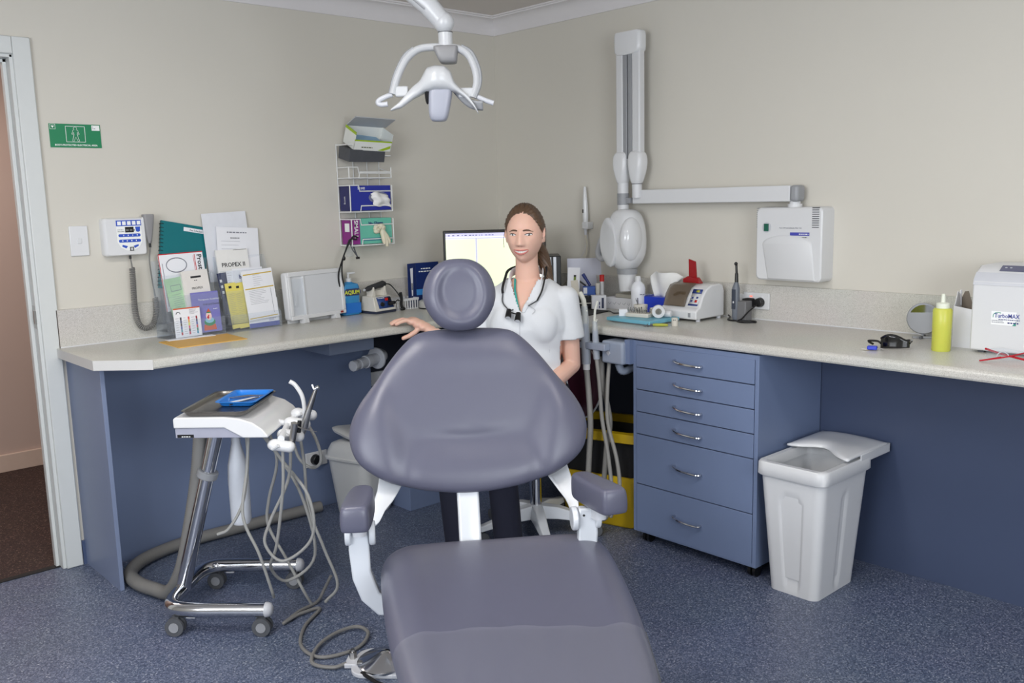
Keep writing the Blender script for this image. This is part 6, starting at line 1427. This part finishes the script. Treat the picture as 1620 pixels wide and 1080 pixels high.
# stand collar: two lapel bands from the V point round the neck
for s in (-1, 1):
    e = [ty(s*.004-.004, VB-.004, .003), ty(s*.017-.004, VB+.035, .003), ty(s*.035-.004, VB+.075, .003), Vector((s*.056, -.020, 1.102)), Vector((s*.066, .018, 1.118)), Vector((s*.050, .062, 1.128)), Vector((0, .083, 1.130))]
    o2 = [ty(s*.018-.004, VB-.004, .005), ty(s*.038-.004, VB+.030, .006), ty(s*.062-.004, VB+.062, .006), Vector((s*.070, -.032, 1.112)), Vector((s*.068, .014, 1.150)), Vector((s*.050, .058, 1.160)), Vector((0, .078, 1.162))]
    A_ = spl(e, 5); C_ = spl(o2, 5); cm = MB(); nA = len(A_)
    cm.add(A_+[a.lerp(c, .5)+Vector((0, -.003, .001)) for a, c in zip(A_, C_)]+C_, [(k*nA+i, k*nA+i+1, (k+1)*nA+i+1, (k+1)*nA+i) for k in (0, 1) for i in range(nA-1)])
    obj('collar', cm, cloth, tu, solid=.004, sub=1)
obj('zip', MB().tube([ty(-.004-.010*(VB-z)*2, z, .0035) for z in [VB-.004-.02*k for k in range(17)]], .0018, 6), lgp, tu); obj('zip_pull', MB().box(-.008, -.002, -.002, .002, -.02, 0), steel, tu, loc=ty(-.005, VB-.006, .008))
for s in (-1, 1): obj('seam', MB().tube([ty(s*(.085+.02*sin((z-.66)*7)), z, .0022) for z in [.68+.02*k for k in range(12)]], .0011, 5), lgp, tu)
rib = mat('teal ribbon', (40, 150, 140), .5)
obj('neck_ribbon', MB().loft([[p+Vector((-.004, 0, 0)), p+Vector((.004, 0, 0)), p+Vector((.004, -.0015, 0)), p+Vector((-.004, -.0015, 0))] for p in [Vector((-.043, -.022, 1.118)), Vector((-.036, -.062, 1.075)), Vector((-.022, -.092, 1.03)), Vector((-.012, -.104, .995))]]), rib, ps)
# --- trousers and shoes
Q = MB(); Q.loft([er(z, rx, ry, yo) for z, rx, ry, yo in ((.54, .165, .13, .03), (.60, .176, .135, .03), (.67, .165, .122, .026))])
for h, k, a, t in LEG:
    h, k, a = map(Vector, (h, k, a)); Q.tube([h, h.lerp(k, .5), k], n=18, rs=[.088, .078, .063]); Q.ell(k, (.062, .062, .062), 16, 10); Q.tube([k, k.lerp(a, .5), a+Vector((0, -.01, -.055))], n=18, rs=[.06, .060, .060])
mobj('trousers', remesh(Q, .007, 6), mat('navy trousers', (24, 26, 44), .8, var=.05), ps)
for h, k, a, t in LEG:
    a, t = Vector(a), Vector(t); m = MB(); rg = []
    for u, w_, hh in ((-.36, .022, .06), (-.28, .036, .085), (.2, .040, .095), (.6, .044, .07), (.95, .038, .05), (1.12, .018, .03)):
        c = a.lerp(t, u); rg.append([(c.x+w_*cos(q), c.y, max(.002, hh/2+hh/2*sin(q))) for q in [2*pi*i/16 for i in range(16)]])
    obj('shoe', m.loft(rg), bk, ps, sub=1)

# loupes hanging round her neck
lo_ = thing('dental_loupes', 'black dental loupes with neck strap hanging on the chest of the white tunic', 'loupes', (-.86, -1.13, 0), -55)
def cy(x, z, off): return ty(x, z, off)
def nk(s, t): return [Vector((s*.075, .01, 1.145)), Vector((s*.068, -.045, 1.115))]
obj('strap', MB().tube(spl([cy(.060, 1.035, .010), Vector((.078, -.075, 1.075)), Vector((.083, -.030, 1.125)), Vector((.079, .025, 1.155)), Vector((.045, .085, 1.165)), Vector((-.03, .088, 1.165)), Vector((-.079, .03, 1.15)), Vector((-.083, -.03, 1.12)), Vector((-.084, -.075, 1.085)), cy(-.086, 1.063, .012)], 6), .0055, 8, sq=(.5, 1)), blackm, lo_)
fp = [cy(-.086, 1.063, .012), cy(-.082, 1.03, .014), cy(-.060, 1.008, .018), cy(-.040, 1.0, .022), cy(.0, 1.008, .020), cy(.030, 1.018, .016), cy(.060, 1.035, .010)]
obj('frame', MB().tube(spl(fp, 5), .0028, 8), dgp, lo_)
for x, z in ((-.048, .988), (-.008, .976)):
    p = cy(x, z, .018); l = obj('loupe', MB().cyl(p+Vector((0, 0, .014)), p+Vector((0, -.022, -.014)), .010, .013, 16), bk, lo_); obj('lens', MB().cyl(p+Vector((0, -.022, -.014)), p+Vector((0, -.0235, -.0158)), .011, n=16), chrome, l)
obj('bridge', MB().tube([cy(-.05, 1.003, .02), cy(-.045, .993, .022), cy(-.012, .985, .022), cy(-.008, 1.003, .02)], .003, 6), bk, lo_)
obj('pull_cord', MB().tube(spl([cy(.03, 1.018, .016), cy(.055, 1.0, .012), cy(.045, .985, .008)], 5), .0012, 5), lgp, lo_)
